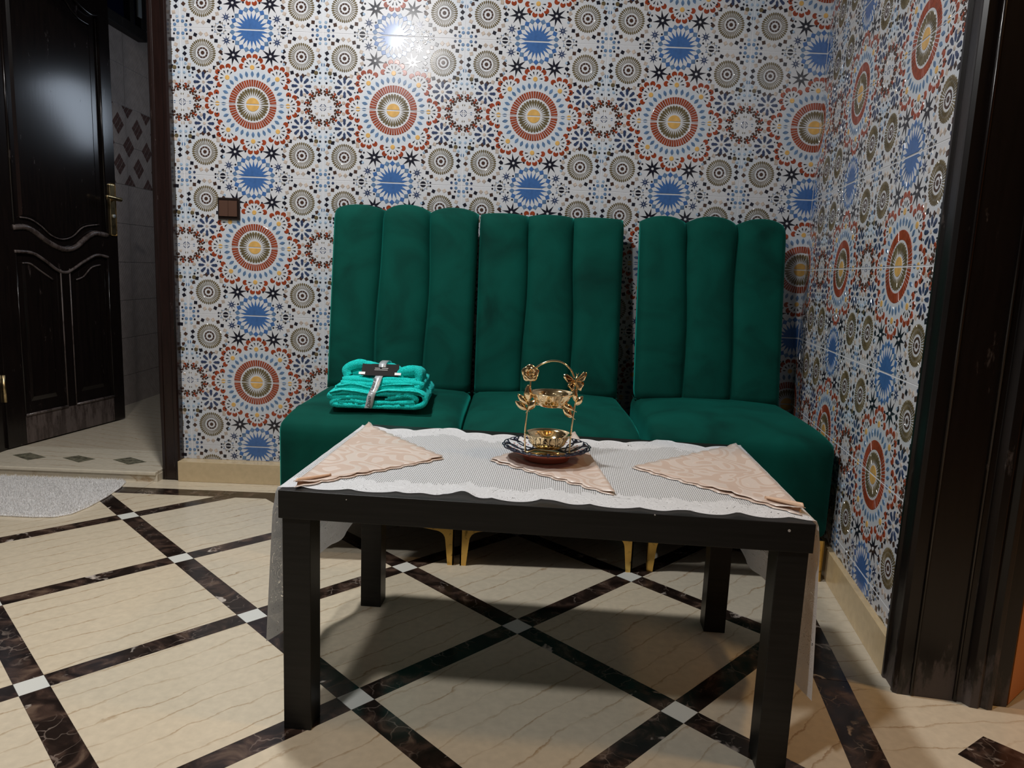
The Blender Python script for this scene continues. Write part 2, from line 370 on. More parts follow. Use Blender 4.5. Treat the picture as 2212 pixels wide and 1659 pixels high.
# ------------------------------------------------------------------ object helpers
def tag(o, label=None, cat=None, group=None, kind=None):
    if label: o['label'] = label
    if cat: o['category'] = cat
    if group: o['group'] = group
    if kind: o['kind'] = kind
    return o
def obj(name, me, parent=None, loc=None, rot=None):
    o = bpy.data.objects.new(name, me); COL.objects.link(o)
    if parent: o.parent = parent
    if loc is not None: o.location = loc
    if rot is not None: o.rotation_euler = rot
    return o
def empty(name, loc=(0, 0, 0), rz=0.0):
    o = bpy.data.objects.new(name, None); o.empty_display_size = 0.05; COL.objects.link(o)
    o.location = loc; o.rotation_euler = (0, 0, rz)
    return o
class MB:
    def __init__(s): s.v = []; s.f = []; s.mi = []; s.sm = []
    def add(s, vs, fs, mi=0, smooth=False):
        n = len(s.v); s.v += [tuple(x) for x in vs]
        for f in fs: s.f.append(tuple(n+i for i in f)); s.mi.append(mi); s.sm.append(smooth)
    def box(s, x0, x1, y0, y1, z0, z1, mi=0):
        vs = [(x, y, z) for z in (z0, z1) for y in (y0, y1) for x in (x0, x1)]
        s.add(vs, [(0, 2, 3, 1), (4, 5, 7, 6), (0, 1, 5, 4), (2, 6, 7, 3), (0, 4, 6, 2), (1, 3, 7, 5)], mi)
    def prism(s, poly, z0, z1, mi=0, ax='z', cham=0.0):
        """poly in the two other axes; ax = extrusion axis"""
        def P(a, b, c): return {'z': (a, b, c), 'y': (a, c, b), 'x': (c, a, b)}[ax]
        n = len(poly)
        vs = [P(a, b, z0) for a, b in poly] + [P(a, b, z1) for a, b in poly]
        fs = [tuple(range(n))[::-1], tuple(range(n, 2*n))] + [(i, (i+1) % n, n+(i+1) % n, n+i) for i in range(n)]
        s.add(vs, fs, mi)
    def tube(s, path, r, sides=8, mi=0, cap=True, smooth=True):
        path = [Vector(p) for p in path]; n = len(path)
        rr = r if isinstance(r, (list, tuple)) else [r]*n
        t0 = (path[1]-path[0]).normalized()
        up = Vector((0, 0, 1)) if abs(t0.z) < 0.9 else Vector((1, 0, 0))
        nx = t0.cross(up).normalized()
        vs = []; prev = t0
        for i, p in enumerate(path):
            t = (path[min(i+1, n-1)]-path[max(i-1, 0)]).normalized()
            q = prev.rotation_difference(t); nx = (q @ nx).normalized(); prev = t
            ny = t.cross(nx)
            for k in range(sides):
                a = 2*PI*k/sides
                vs.append(p+(nx*math.cos(a)+ny*math.sin(a))*rr[i])
        fs = [(i*sides+k, i*sides+(k+1) % sides, (i+1)*sides+(k+1) % sides, (i+1)*sides+k) for i in range(n-1) for k in range(sides)]
        if cap: fs += [tuple(range(sides))[::-1], tuple(range((n-1)*sides, n*sides))]
        s.add(vs, fs, mi, smooth)
    def lathe(s, prof, seg=32, mi=0, rf=None, zf=None, smooth=True, c=(0, 0, 0)):
        vs = []; n = len(prof)
        for j, (r, z) in enumerate(prof):
            for k in range(seg):
                a = 2*PI*k/seg
                q = r*(rf(a, j) if rf else 1.0); zz = z+(zf(a, j) if zf else 0.0)
                vs.append((c[0]+q*math.cos(a), c[1]+q*math.sin(a), c[2]+zz))
        fs = [(j*seg+k, j*seg+(k+1) % seg, (j+1)*seg+(k+1) % seg, (j+1)*seg+k) for j in range(n-1) for k in range(seg)]
        s.add(vs, fs, mi, smooth)
    def grid(s, fn, nu, nv, mi=0, smooth=True):
        vs = [fn(i/nu, j/nv) for j in range(nv+1) for i in range(nu+1)]
        fs = [(j*(nu+1)+i, j*(nu+1)+i+1, (j+1)*(nu+1)+i+1, (j+1)*(nu+1)+i) for j in range(nv) for i in range(nu)]
        s.add(vs, fs, mi, smooth)
    def mesh(s, name, mats):
        me = bpy.data.meshes.new(name); me.from_pydata(s.v, [], s.f)
        for x in (mats if isinstance(mats, (list, tuple)) else [mats]): me.materials.append(x)
        me.polygons.foreach_set('material_index', s.mi); me.polygons.foreach_set('use_smooth', s.sm)
        me.update(); return me
    def build(s, name, mats, parent=None, loc=None, rot=None, bevel=0.0, seg=2, recalc=True):
        me = s.mesh(name, mats)
        if recalc or bevel:
            bm = bmesh.new(); bm.from_mesh(me)
            if bevel:
                bmesh.ops.remove_doubles(bm, verts=bm.verts, dist=1e-6)
                ed = [e for e in bm.edges if len(e.link_faces) == 2 and e.calc_face_angle(0) > 0.6]
                bmesh.ops.bevel(bm, geom=ed, offset=bevel, segments=seg, affect='EDGES', profile=0.5)
            bmesh.ops.recalc_face_normals(bm, faces=bm.faces); bm.to_mesh(me); bm.free()
        return obj(name, me, parent, loc, rot)
def box_obj(name, b, mat, parent=None, bevel=0.0, seg=2, loc=None, rot=None):
    q = MB(); q.box(*b); return q.build(name, mat, parent, loc, rot, bevel, seg)
def rounded_box(hx, hy, hz, r, n=10, dome=0.0):
    """returns MB: box half sizes with rounding radius r"""
    q = MB()
    def fix(p):
        c = Vector((max(-hx+r, min(hx-r, p[0])), max(-hy+r, min(hy-r, p[1])), max(-hz+r, min(hz-r, p[2]))))
        d = Vector(p)-c
        if d.length > 1e-9: c = c+d.normalized()*r
        if dome and c.z > 0:
            c.z += dome*(1-(c.x/hx)**2)*(1-(c.y/hy)**2)*min(1, c.z/(hz-r))
        return tuple(c)
    def warp(t):   # cluster samples at the edges
        return math.sin((t-0.5)*PI)*0.5+0.5
    for ax in range(3):
        for sg in (-1, 1):
            def fn(u, v, ax=ax, sg=sg):
                a, b = (warp(u)*2-1), (warp(v)*2-1)
                p = [0, 0, 0]; h = (hx, hy, hz); o = [i for i in range(3) if i != ax]
                p[ax] = sg*h[ax]; p[o[0]] = a*h[o[0]]; p[o[1]] = b*h[o[1]]
                return fix(p)
            q.grid(fn, n, n)
    return q
def weld(o, dist=1e-5):
    bm = bmesh.new(); bm.from_mesh(o.data)
    bmesh.ops.remove_doubles(bm, verts=bm.verts, dist=dist)
    bmesh.ops.recalc_face_normals(bm, faces=bm.faces); bm.to_mesh(o.data); bm.free(); return o
def clip_poly(poly, a, b, c):
    """keep a*x+b*y<=c"""
    out = []
    for i in range(len(poly)):
        p, q = poly[i], poly[(i+1) % len(poly)]
        dp, dq = a*p[0]+b*p[1]-c, a*q[0]+b*q[1]-c
        if dp <= 0: out.append(p)
        if (dp < 0 < dq) or (dq < 0 < dp):
            t = dp/(dp-dq); out.append((p[0]+(q[0]-p[0])*t, p[1]+(q[1]-p[1])*t))
    return out
def area(poly):
    return 0.5*sum(poly[i][0]*poly[(i+1) % len(poly)][1]-poly[(i+1) % len(poly)][0]*poly[i][1] for i in range(len(poly)))

# ------------------------------------------------------------------ room frame
YW, AX = 0.27445, 1.09904                       # face of the tiled back wall, x of the corner
DIRW = Vector((-0.17305807, -0.98491162, 0)); NRW = Vector((-0.98491162, 0.17305807, 0))
A0 = Vector((AX, YW, 0)); ROT_R = math.atan2(DIRW.y, DIRW.x)
X0, Z0 = -1.17061, 1.38303                      # a swirl joint and a sun row of the tile grid
def rw(al, off=0.0, z=0.0):                     # right wall frame -> world
    p = A0+DIRW*al+NRW*off; return (p.x, p.y, z)
def st(o): return tag(o, kind='structure')

# walls (core behind the tiles)
wall_back = st(box_obj('wall_back', (-1.215, AX+0.25, YW+0.0009, YW+0.20, 0, 2.6), GROUT_W))
q = MB(); q.box(-0.05, 1.235, 0.0009, 0.20, 0, 2.6)
wall_right = st(q.build('wall_right', GROUT_W, None, (AX, YW, 0), (0, 0, ROT_R)))
st(box_obj('wall_back_left', (-2.7, -1.99, 0.21, 0.47, 0, 2.6), PLASTER))
st(box_obj('wall_back_lintel', (-1.99, -1.2, 0.25, 0.47, 2.12, 2.6), PLASTER))
st(box_obj('wall_left', (-2.8, -2.7, -4.2, 0.47, 0, 2.6), PLASTER))
st(box_obj('wall_rear', (-2.8, 2.6, -4.3, -4.2, 0, 2.6), PLASTER))
q = MB(); q.box(2.35, 4.6, 0.0, 0.20, 0, 2.6)
st(q.build('wall_right_near', PLASTER, None, (AX, YW, 0), (0, 0, ROT_R)))
q = MB(); q.box(1.235, 2.35, 0.0, 0.20, 2.12, 2.6)
st(q.build('wall_right_lintel', PLASTER, None, (AX, YW, 0), (0, 0, ROT_R)))
st(box_obj('ceiling', (-2.8, 2.6, -4.3, 3.2, 2.6, 2.7), PLASTER))
# orange room beyond the right doorway
q = MB(); q.prism([(1.085, -1.04), (1.75, -0.50), (1.72, -0.46), (1.06, -0.99)], 0.0, 2.6)
st(q.build('wall_orange_room', ORANGE))
st(box_obj('wall_orange_far', (2.5, 2.6, -4.2, 0.5, 0, 2.6), ORANGE))
# room beyond the left door
st(box_obj('wall_side_room_far', (-2.2, -0.4, 3.1, 3.2, 0, 2.6), PLASTER))
st(box_obj('wall_side_room_right', (-1.05, -0.95, 0.48, 3.1, 0, 2.6), PLASTER))
side_wall = st(box_obj('wall_side_room_left', (-2.14, -2.033, 0.48, 3.1, 0, 2.6), GROUT_W))

# ------------------------------------------------------------------ decorated wall tile
TW, TH = 0.5, 0.25
def circ(cx, cy, r, n=10, a0=0.0): return [(cx+r*math.cos(a0+2*PI*k/n), cy+r*math.sin(a0+2*PI*k/n)) for k in range(n)]
def polar(cx, cy, r, a): return (cx+r*math.cos(a), cy+r*math.sin(a))
def star(cx, cy, n, ro, ri, a0=0.0):
    return [polar(cx, cy, ro if k % 2 == 0 else ri, a0+PI*k/n) for k in range(2*n)]
def along(cx, cy, a, pts):     # local (along, across) points rotated by a
    ca, sa = math.cos(a), math.sin(a)
    return [(cx+p*ca-t*sa, cy+p*sa+t*ca) for p, t in pts]
def drop(cx, cy, a, r0, r1, wd):   # teardrop pointing to the centre
    Ld = r1-r0
    half = [(r0, 0.0), (r0+Ld*0.35, wd*0.22), (r0+Ld*0.68, wd*0.48), (r0+Ld*0.88, wd*0.42), (r1, 0.0)]
    return along(cx, cy, a, half+[(p, -t) for p, t in half[-2:0:-1]])
def leaf_p(cx, cy, a, r0, r1, wd):
    Ld = r1-r0
    half = [(r0, 0.0), (r0+Ld*0.25, wd*0.36), (r0+Ld*0.5, wd*0.5), (r0+Ld*0.75, wd*0.36), (r1, 0.0)]
    return along(cx, cy, a, half+[(p, -t) for p, t in half[-2:0:-1]])
def club(cx, cy, a, r0, r1, w0, w1):
    Ld = r1-r0
    half = [(r0, w0*0.5), (r0+Ld*0.5, w0*0.55), (r0+Ld*0.72, w1*0.5), (r0+Ld*0.9, w1*0.45)]
    return along(cx, cy, a, half+[(r1, 0)]+[(p, -t) for p, t in half[::-1]])
def crescent(cx, cy, a, r):   # disc with a bite on the side facing -a
    pts = [polar(cx, cy, r, a+t) for t in [PI*(-0.76+1.52*k/9) for k in range(10)]]
    bc = polar(cx, cy, -r*1.15, a)
    for k in range(1, 4):
        t = 0.62-1.24*k/4
        pts.append(polar(bc[0], bc[1], r*0.80, a+t))
    return pts
def arc_seg(cx, cy, r0, r1, a0, a1, n=3):
    return [polar(cx, cy, r1, a0+(a1-a0)*k/n) for k in range(n+1)]+[polar(cx, cy, r0, a1-(a1-a0)*k/n) for k in range(n+1)]
def tile_pieces():
    P = []
    add = lambda poly, mi, h=0.0011: P.append((poly, mi, h))
    # sun, centre (0,0)
    add(circ(0, 0, 0.0235, 24), M_YEL, 0.0009)
    for k in range(32):
        add(drop(0, 0, 2*PI*(k+0.5)/32, 0.0275, 0.0572, 0.0098), M_OLI)
    for k in range(56):
        a = 2*PI*k/56; da = 2*PI/56*0.41
        add(arc_seg(0, 0, 0.061, 0.085, a-da, a+da, 1), M_RED, 0.0009)
    for k in range(32):
        add(leaf_p(0, 0, 2*PI*k/32, 0.0920, 0.1145, 0.0116), M_STE)
    for k in range(8):
        a = PI/4*k; c = polar(0, 0, 0.1255, a)
        add(circ(*c, 0.0085, 12), M_YEL)
        for t in (-86, -51, -17, 17, 51, 86):
            b = a+math.radians(t)
            add(drop(*c, b, 0.0120, 0.0268, 0.0052), M_BLK, 0.0008)
            cc = polar(*c, 0.0375, b)
            add(crescent(*cc, b, 0.0098), M_RED)
    # blue star, centre (0,.25)
    B = (0, 0.25)
    add([polar(*B, 0.0595 if k % 2 == 0 else 0.0355, PI/2+PI*k/22) for k in range(44)], M_BLU, 0.0008)
    for k in range(22):
        a = PI/2+2*PI*k/22; c = polar(*B, 0.0655, a); s = 0.0104
        add(along(*B, a, [(0.0680-s, 0), (0.0680, s), (0.0680+s, 0), (0.0680, -s)]), M_BLU if k % 2 else M_STE, 0.0009)
    for sx in (-1, 1):
        # black stars and their dots
        add(star(sx*0.0655, 0.164, 8, 0.0355, 0.0122, 0.16*sx), M_BLK, 0.0009)
        add(circ(sx*0.0655, 0.164, 0.0052, 10), 0, 0.0022)
        # small blue stars
        add(star(sx*0.089, 0.2115, 8, 0.0185, 0.0064, 0.1), M_NAV, 0.0008)
        add(circ(sx*0.089, 0.2115, 0.0027, 8), 0, 0.0018)
        # gear on the blue row
        g = (sx*0.1115, 0.25)
        add(circ(*g, 0.0108, 16), M_BLK)
        for k in range(11):
            a = 2*PI*(k+0.5)/11
            p0, p1, p2 = polar(*g, 0.0172, a-0.28), polar(*g, 0.025, a), polar(*g, 0.0172, a+0.28)
            i0, i1, i2 = polar(*g, 0.0146, a-0.22), polar(*g, 0.0205, a), polar(*g, 0.0146, a+0.22)
            add([p0, p1, i1, i0], M_OLI if k % 3 else M_STE, 0.0007); add([p1, p2, i2, i1], M_OLI if k % 2 else M_STE, 0.0007)
        # olive medallion
        c = (sx*0.174, 0.168)
        add(circ(*c, 0.0068, 12), M_BRO)
        for k in range(10):
            a = 2*PI*k/10
            add(arc_seg(*c, 0.0128, 0.0190, a-0.30, a+0.30, 2), M_BRO, 0.0008)
        for k in range(36):
            add(club(*c, 2*PI*k/36, 0.0235, 0.0475, 0.0023, 0.0062), M_OLI)
        for k in range(20):
            a = 2*PI*(k+0.25)/20; s = 0.0088
            add(along(*c, a, [(0.0635-s, 0), (0.0635, s), (0.0635+s, 0), (0.0635, -s)]), (M_BRO, M_BLK, M_TAN)[(k*2+k//5) % 3], 0.001)
        # dark blue daisy
        c = (sx*0.1735, 0.0700)
        add(circ(*c, 0.0056, 10), M_TAN)
        for k in range(8):
            a = PI/4*k
            add(along(*c, a, [(0.0105, 0), (0.018, 0.0048), (0.0245, 0.0046), (0.0290, 0.0058), (0.0340, 0.0046), (0.0358, 0), (0.0340, -0.0046), (0.0290, -0.0058), (0.0245, -0.0046), (0.018, -0.0048)]), M_NAV, 0.0014)
            add(circ(*polar(*c, 0.0395, a+PI/8), 0.0029, 7), M_BLK)
        # swirl ring at the tile corner
        R = (sx*0.25, 0.0)
        for k in range(12):
            a = 2*PI*(k+0.5)/12; c = polar(*R, 0.0535, a)
            add(circ(*c, 0.0066, 10), M_BRO, 0.0007); add(circ(*c, 0.0048, 8), M_RED, 0.0014)
            for j in range(5):
                b = a+2*PI*j/5
                pts = [polar(*c, 0.0045, b), polar(*c, 0.0090, b-0.35), polar(*c, 0.0136, b-0.05), polar(*c, 0.0146, b+0.45), polar(*c, 0.0124, b+0.90), polar(*c, 0.0092, b+0.55), polar(*c, 0.0058, b+0.62)]
                add(pts, M_BRO if j % 5 else M_RED, 0.0011)
        for k in range(4):
            a = PI/2*k
            add(arc_seg(*R, 0.0095, 0.0122, a+0.16, a+PI/2-0.16, 4), M_NAV, 0.0006)
            add(arc_seg(*R, 0.0030, 0.0060, a+0.25, a+PI/2-0.25, 3), M_NAV, 0.0006)
            add(leaf_p(*R, a, 0.0215, 0.0335, 0.0115), M_OLI if k % 2 else M_STE, 0.0008)
            add(drop(*R, a+PI/4, 0.0225, 0.0360, 0.0120), M_TAN, 0.0009)
        # dots between ring and joint crossing
        for du, dv, r, mi in ((0, 0.071, 0.0062, M_TAN), (0.026, 0.068, 0.0062, M_TAN), (0.0125, 0.083, 0.0037, M_BLK), (0.0290, 0.091, 0.0047, M_PAL),
                              (0.0095, 0.100, 0.0047, M_PAL), (0.0265, 0.1030, 0.0037, M_BLK), (0.0385, 0.100, 0.0035, M_BLK), (0.0100, 0.1165, 0.0037, M_BLK),
                              (0.0245, 0.1160, 0.0070, M_OLI), (0.0385, 0.1165, 0.0037, M_BLK), (0.0150, 0.130, 0.0046, M_PAL), (0, 0.1440, 0.0064, M_STE),
                              (0.0105, 0.215, 0.0048, M_PAL), (0.0085, 0.2300, 0.0055, M_STE), (0.0225, 0.2285, 0.0037, M_BLK), (0.0195, 0.2415, 0.0053, M_STE), (0.0360, 0.2405, 0.0045, M_NAV),
                              (0.066, 0.041, 0.0058, M_TAN), (0.0735, 0.0185, 0.0058, M_TAN), (0.065, 0.0110, 0.0034, M_BLK), (0.088, 0.0300, 0.003, M_BLK)):
            for s2 in (-1, 1):
                if du == 0 and s2 == 1: continue
                u = sx*0.25-s2*sx*du if du else sx*0.25
                if abs(u) < 0.2501 or du: add(circ(u, dv, r*1.12, 9), mi, 0.0014)
        for u, v, r, mi in ((0.103, 0.1485, 0.0034, M_BLK), (0.106, 0.166, 0.0034, M_BLK), (0.107, 0.183, 0.0046, M_PAL), (0.1125, 0.140, 0.0045, M_PAL), (0.1100, 0.2280, 0.0034, M_BLK),
                            (0.065, 0.2085, 0.0034, M_BLK), (0.0815, 0.2330, 0.0034, M_BLK), (0.0285, 0.1610, 0.0034, M_BLK), (0.138, 0.244, 0.0034, M_BLK), (0.1190, 0.1050, 0.0034, M_BLK),
                            (0.1270, 0.0350, 0.0034, M_BLK), (0.127, 0.1180, 0.0055, M_TAN), (0.1270, 0.0560, 0.0034, M_BLK), (0.1270, 0.0830, 0.0034, M_BLK)):
            add(circ(sx*u, v, r*1.12, 9), mi, 0.0014)
    return P
_pieces = None
def tile_mesh(umin, umax, vmin, vmax):
    """tile centred on the origin in x/z, face at y=0, relief toward -y"""
    global _pieces
    if _pieces is None: _pieces = tile_pieces()
    q = MB(); g = 0.0008
    u0, u1, v0, v1 = max(umin, -TW/2+g), min(umax, TW/2-g), max(vmin, -TH/2+g), min(vmax, TH/2-g)
    c = 0.0005
    ring = lambda d, y: [(u0+d, y, v0+d), (u1-d, y, v0+d), (u1-d, y, v1-d), (u0+d, y, v1-d)]
    q.add(ring(0, 0.0045)+ring(0, c)+ring(c, 0), [(8, 9, 10, 11)]+[(i, (i+1) % 4, 4+(i+1) % 4, 4+i) for i in range(4)]+[(4+i, 4+(i+1) % 4, 8+(i+1) % 4, 8+i) for i in range(4)], 0)
    e = 0.0012
    for poly, mi, h in _pieces:
        p = [(u, v-TH/2) for u, v in poly]
        p = clip_poly(p, 1, 0, u1-e); 
        for a, b, cc in ((-1, 0, -(u0+e)), (0, 1, v1-e), (0, -1, -(v0+e))):
            if len(p) > 2: p = clip_poly(p, a, b, cc)
        if len(p) < 3: continue
        ar = area(p)
        if abs(ar) < 1.5e-6: continue
        if ar < 0: p = p[::-1]
        n = len(p); cx = sum(x for x, _ in p)/n; cy = sum(y for _, y in p)/n
        rad = math.sqrt(abs(ar)/PI); k = max(0.6, 1-0.0010/rad)
        vs = [(x, 0.0001, y) for x, y in p]+[(cx+(x-cx)*k, -h, cy+(y-cy)*k) for x, y in p]
        q.add(vs, [tuple(range(n, 2*n))]+[(i, (i+1) % n, n+(i+1) % n, n+i) for i in range(n)], mi)
    return q.mesh('tile', TILE_MATS)
_tile_cache = {}
def lay_tiles(wall, ucols, uclip, vclip, y):
    """ucols: tile centre abscissae in the wall frame; sun rows at Z0 + k*0.5"""
    for k in range(-6, 5):
        zlo = Z0+k*0.25; zc = zlo+0.125
        if zlo+0.25 < vclip[0]+0.01 or zlo > vclip[1]-0.01: continue
        flip = (k % 2 != 0)
        for uc in ucols:
            a, b = max(uclip[0]-uc, -TW/2), min(uclip[1]-uc, TW/2)
            c, d = max(vclip[0]-zc, -TH/2), min(vclip[1]-zc, TH/2)
            if b-a < 0.005 or d-c < 0.005: continue
            if flip: a, b, c, d = -b, -a, -d, -c
            key = tuple(round(x, 4) for x in (a, b, c, d))
            if key not in _tile_cache: _tile_cache[key] = tile_mesh(*key)
            obj('tile', _tile_cache[key], wall, (uc, y, zc), (0, PI, 0) if flip else None)
lay_tiles(wall_back, [X0+0.25+0.5*i for i in range(-1, 5)], (-1.2075, AX-0.001), (0.078, 2.6), YW)
lay_tiles(wall_right, [0.4917+0.5*i for i in range(-1, 2)], (0.001, 1.236), (0.09, 2.6), 0.0)

# skirting
bb = st(box_obj('baseboard_back', (-1.206, 1.085, 0.225, YW+0.003, 0, 0.0775), BEIGE, bevel=0.0015))
q = MB(); q.box(0.055, 0.70, -0.014, 0.004, 0, 0.089)
bbr = st(q.build('baseboard_right', BEIGE, None, (AX, YW, 0), (0, 0, ROT_R), bevel=0.0015))
q = MB(); q.box(0.7015, 1.246, -0.014, 0.004, 0, 0.089)
q.build('skirting_piece', BEIGE, bbr, bevel=0.0015)

# ------------------------------------------------------------------ floor
floor = st(box_obj('floor', (-2.8, 2.6, -4.3, 0.50, -0.08, -0.004), GROUT))
LS, LO = 0.44789, (-1.18992, -0.16136); SW = 0.052; ea = (math.cos(-PI/4), math.sin(-PI/4)); eb = (-ea[1], ea[0])
YB0, YB1 = 0.064, 0.133        # dark band along the back wall
DB0, DB1 = 0.094, 0.164        # dark band along the right wall (distance from the wall face)
def dist_clip(poly, d, keep='room'):
    # n.(p-A0) >= d  ->  -n.p <= -d - n.A0
    s = 1 if keep == 'room' else -1
    return clip_poly(poly, -s*NRW.x, -s*NRW.y, -s*(d+NRW.x*A0.x+NRW.y*A0.y))
_cells = []
def floor_piece(name, poly, mat, z=0.0, gap=0.0005):
    if len(poly) < 3 or abs(area(poly)) < 2e-5: return
    cx = sum(p[0] for p in poly)/len(poly); cy = sum(p[1] for p in poly)/len(poly)
    loc = [(p[0]-cx, p[1]-cy) for p in poly]
    r = math.sqrt(abs(area(poly))); k = 1-gap/r
    q = MB(); q.prism([(a*k, b*k) for a, b in loc], -0.0035, 0.0)
    return q.build(name, mat, floor, (cx, cy, z))
def lat(i, j, a, b):
    """lattice node (i,j) plus offsets a,b in metres along the two axes"""
    x = LO[0]+(i*LS+a)*ea[0]+(j*LS+b)*eb[0]; y = LO[1]+(i*LS+a)*ea[1]+(j*LS+b)*eb[1]
    return (x, y)
def in_field(poly):
    p = clip_poly(poly, 0, 1, YB0)
    if len(p) > 2: p = dist_clip(p, DB1)
    if len(p) > 2: p = clip_poly(p, 0, -1, 2.35)
    if len(p) > 2: p = clip_poly(p, -1, 0, 2.65)
    return p
hw = SW/2
for i in range(-6, 9):
    for j in range(-8, 8):
        for nm, r, mt in (('floor_tile', (hw, LS-hw, hw, LS-hw), CREAM), ('inlay_strip', (hw, LS-hw, -hw, hw), DARKM),
                          ('inlay_strip', (-hw, hw, hw, LS-hw), DARKM), ('inlay_square', (-hw, hw, -hw, hw), WHITEM)):
            floor_piece(nm, in_field([lat(i, j, r[0], r[2]), lat(i, j, r[1], r[2]), lat(i, j, r[1], r[3]), lat(i, j, r[0], r[3])]), mt)
for k in range(6):
    x0 = -2.65+k*0.68; x1 = x0+0.68
    floor_piece('border_strip', dist_clip([(x0, YB0), (x1, YB0), (x1, YB1), (x0, YB1)], DB1), DARKM)
    floor_piece('border_tile', dist_clip([(x0, YB1), (x1, YB1), (x1, 0.24), (x0, 0.24)], DB0), CREAM_B)
for k in range(5):
    a0, a1 = 0.05+k*0.62, 0.05+(k+1)*0.62
    P = lambda al, off: rw(al, off)[:2]
    floor_piece('border_strip', clip_poly([P(a0, DB0), P(a0, DB1), P(a1, DB1), P(a1, DB0)], 0, 1, YB1), DARKM)
    lo = -0.005 if a1 < 1.3 else -0.42
    if lo == -0.42 and a0 < 1.31:
        floor_piece('border_tile', [P(a0, -0.005), P(a0, DB0), P(1.31, DB0), P(1.31, -0.005)], CREAM_B); a0 = 1.31
    floor_piece('border_tile', [P(a0, lo), P(a0, DB0), P(a1, DB0), P(a1, lo)], CREAM_B)
floor_piece('threshold_inlay', [(0.880, -1.208), (0.936, -1.290), (1.030, -1.226), (0.962, -1.152)], DARKM, z=0.0012)
q = MB(); q.prism([(1.05, -3.0), (2.5, -3.0), (2.5, 0.3), (1.36, 0.3), (1.30, -0.9)], -0.004, -0.0005)
q.build('orange_room_floor', CREAM_B, floor)
q = MB(); q.box(-2.7, 2.0, -4.2, -2.36, -0.004, 0.0); q.build('floor_rear', CREAM, floor)

# threshold of the left door and the floor beyond it
sill = st(box_obj('floor_threshold', (-1.99, -1.274, 0.205, 0.50, -0.004, 0.028), CREAM_B))
box_obj('step_slab', (-1.988, -1.277, 0.196, 0.50, 0.0265, 0.040), mat_cream('cream_step', ang=0.05), sill, bevel=0.003)
for quad in (((-1.916, .349), (-1.877, .393), (-1.774, .336), (-1.815, .288)), ((-1.712, .339), (-1.674, .381), (-1.583, .340), (-1.617, .285)), ((-1.516, .342), (-1.470, .386), (-1.376, .329), (-1.422, .282))):
    q = MB(); q.prism(list(quad), 0.036, 0.0406); q.build('slate_inlay', enamel('slate_green', (0.16, 0.15, 0.105), 0.5) if 'slate_green' not in bpy.data.materials else bpy.data.materials['slate_green'], sill)
st(box_obj('floor_side_room', (-2.05, -0.95, 0.50, 3.1, -0.02, 0.039), mat_cream('cream_side_room', ang=0.3, base=(0.55, 0.47, 0.36))))

# side room wall tiles (20 cm rows), accent band of diamonds
def side_tiles():
    q = MB(); q.box(0, 0.005, -0.1490, 0.1490, -0.0990, 0.0990); tm = q.mesh('side_tile', SIDE_TILE)
    def diamond(keep):
        sq = MB()
        for i in range(3):
            for j in range(3):
                c = ((i-1)*0.0265, (j-1)*0.0265); a = PI/4; s = 0.0158
                cy, cz = c[0]*math.cos(a)-c[1]*math.sin(a), c[0]*math.sin(a)+c[1]*math.cos(a)
                if keep*cz < -0.001: continue
                poly = [(cy+s*math.cos(PI/2*k), cz+s*math.sin(PI/2*k)) for k in range(4)]
                if keep: poly = clip_poly(poly, 0, -keep, 0.0)
                sq.prism(poly, 0.0045, 0.0072, 0, 'x')
        return sq.mesh('mosaic_diamond', MOSAIC)
    dm, du, dd = diamond(0), diamond(1), diamond(-1)
    for r in range(0, 13):
        for k in range(6):
            yc = 0.61+0.15+0.30*k; zc = 0.2*r+0.1
            if zc > 2.55: continue
            obj('side_tile', tm, side_wall, (-2.033, yc, zc))
    for k in range(10):
        y = 0.8635+k*0.19
        obj('mosaic_diamond', dm, side_wall, (-2.033, y, 1.3)); obj('mosaic_diamond', dm, side_wall, (-2.033, y, 1.503))
        obj('mosaic_diamond', dm, side_wall, (-2.033, y-0.095, 1.4))
        obj('mosaic_diamond', du, side_wall, (-2.033, y-0.095, 1.203)); obj('mosaic_diamond', dd, side_wall, (-2.033, y-0.095, 1.597))
side_tiles()
# window high in the side room wall
wn = st(empty('window_1', (-2.028, 1.30, 1.96)))
box_obj('frame', (0.0, 0.05, -0.55, 0.37, 0.0, 0.055), WINW, wn, bevel=0.004)
box_obj('frame', (0.0, 0.05, -0.55, 0.37, 0.60, 0.655), WINW, wn, bevel=0.004)
box_obj('frame', (0.0, 0.05, 0.315, 0.37, 0.055, 0.60), WINW, wn, bevel=0.004)
box_obj('frame', (0.0, 0.05, -0.55, -0.495, 0.055, 0.60), WINW, wn, bevel=0.004)
box_obj('pane', (0.01, 0.016, -0.495, 0.315, 0.055, 0.60), GLASS_DARK, wn)
box_obj('sash_bar', (0.012, 0.05, 0.205, 0.245, 0.055, 0.60), WINW, wn, bevel=0.003)
box_obj('latch_bar', (0.05, 0.062, 0.265, 0.300, 0.10, 0.42), HANDLE_GREY, wn, bevel=0.003)

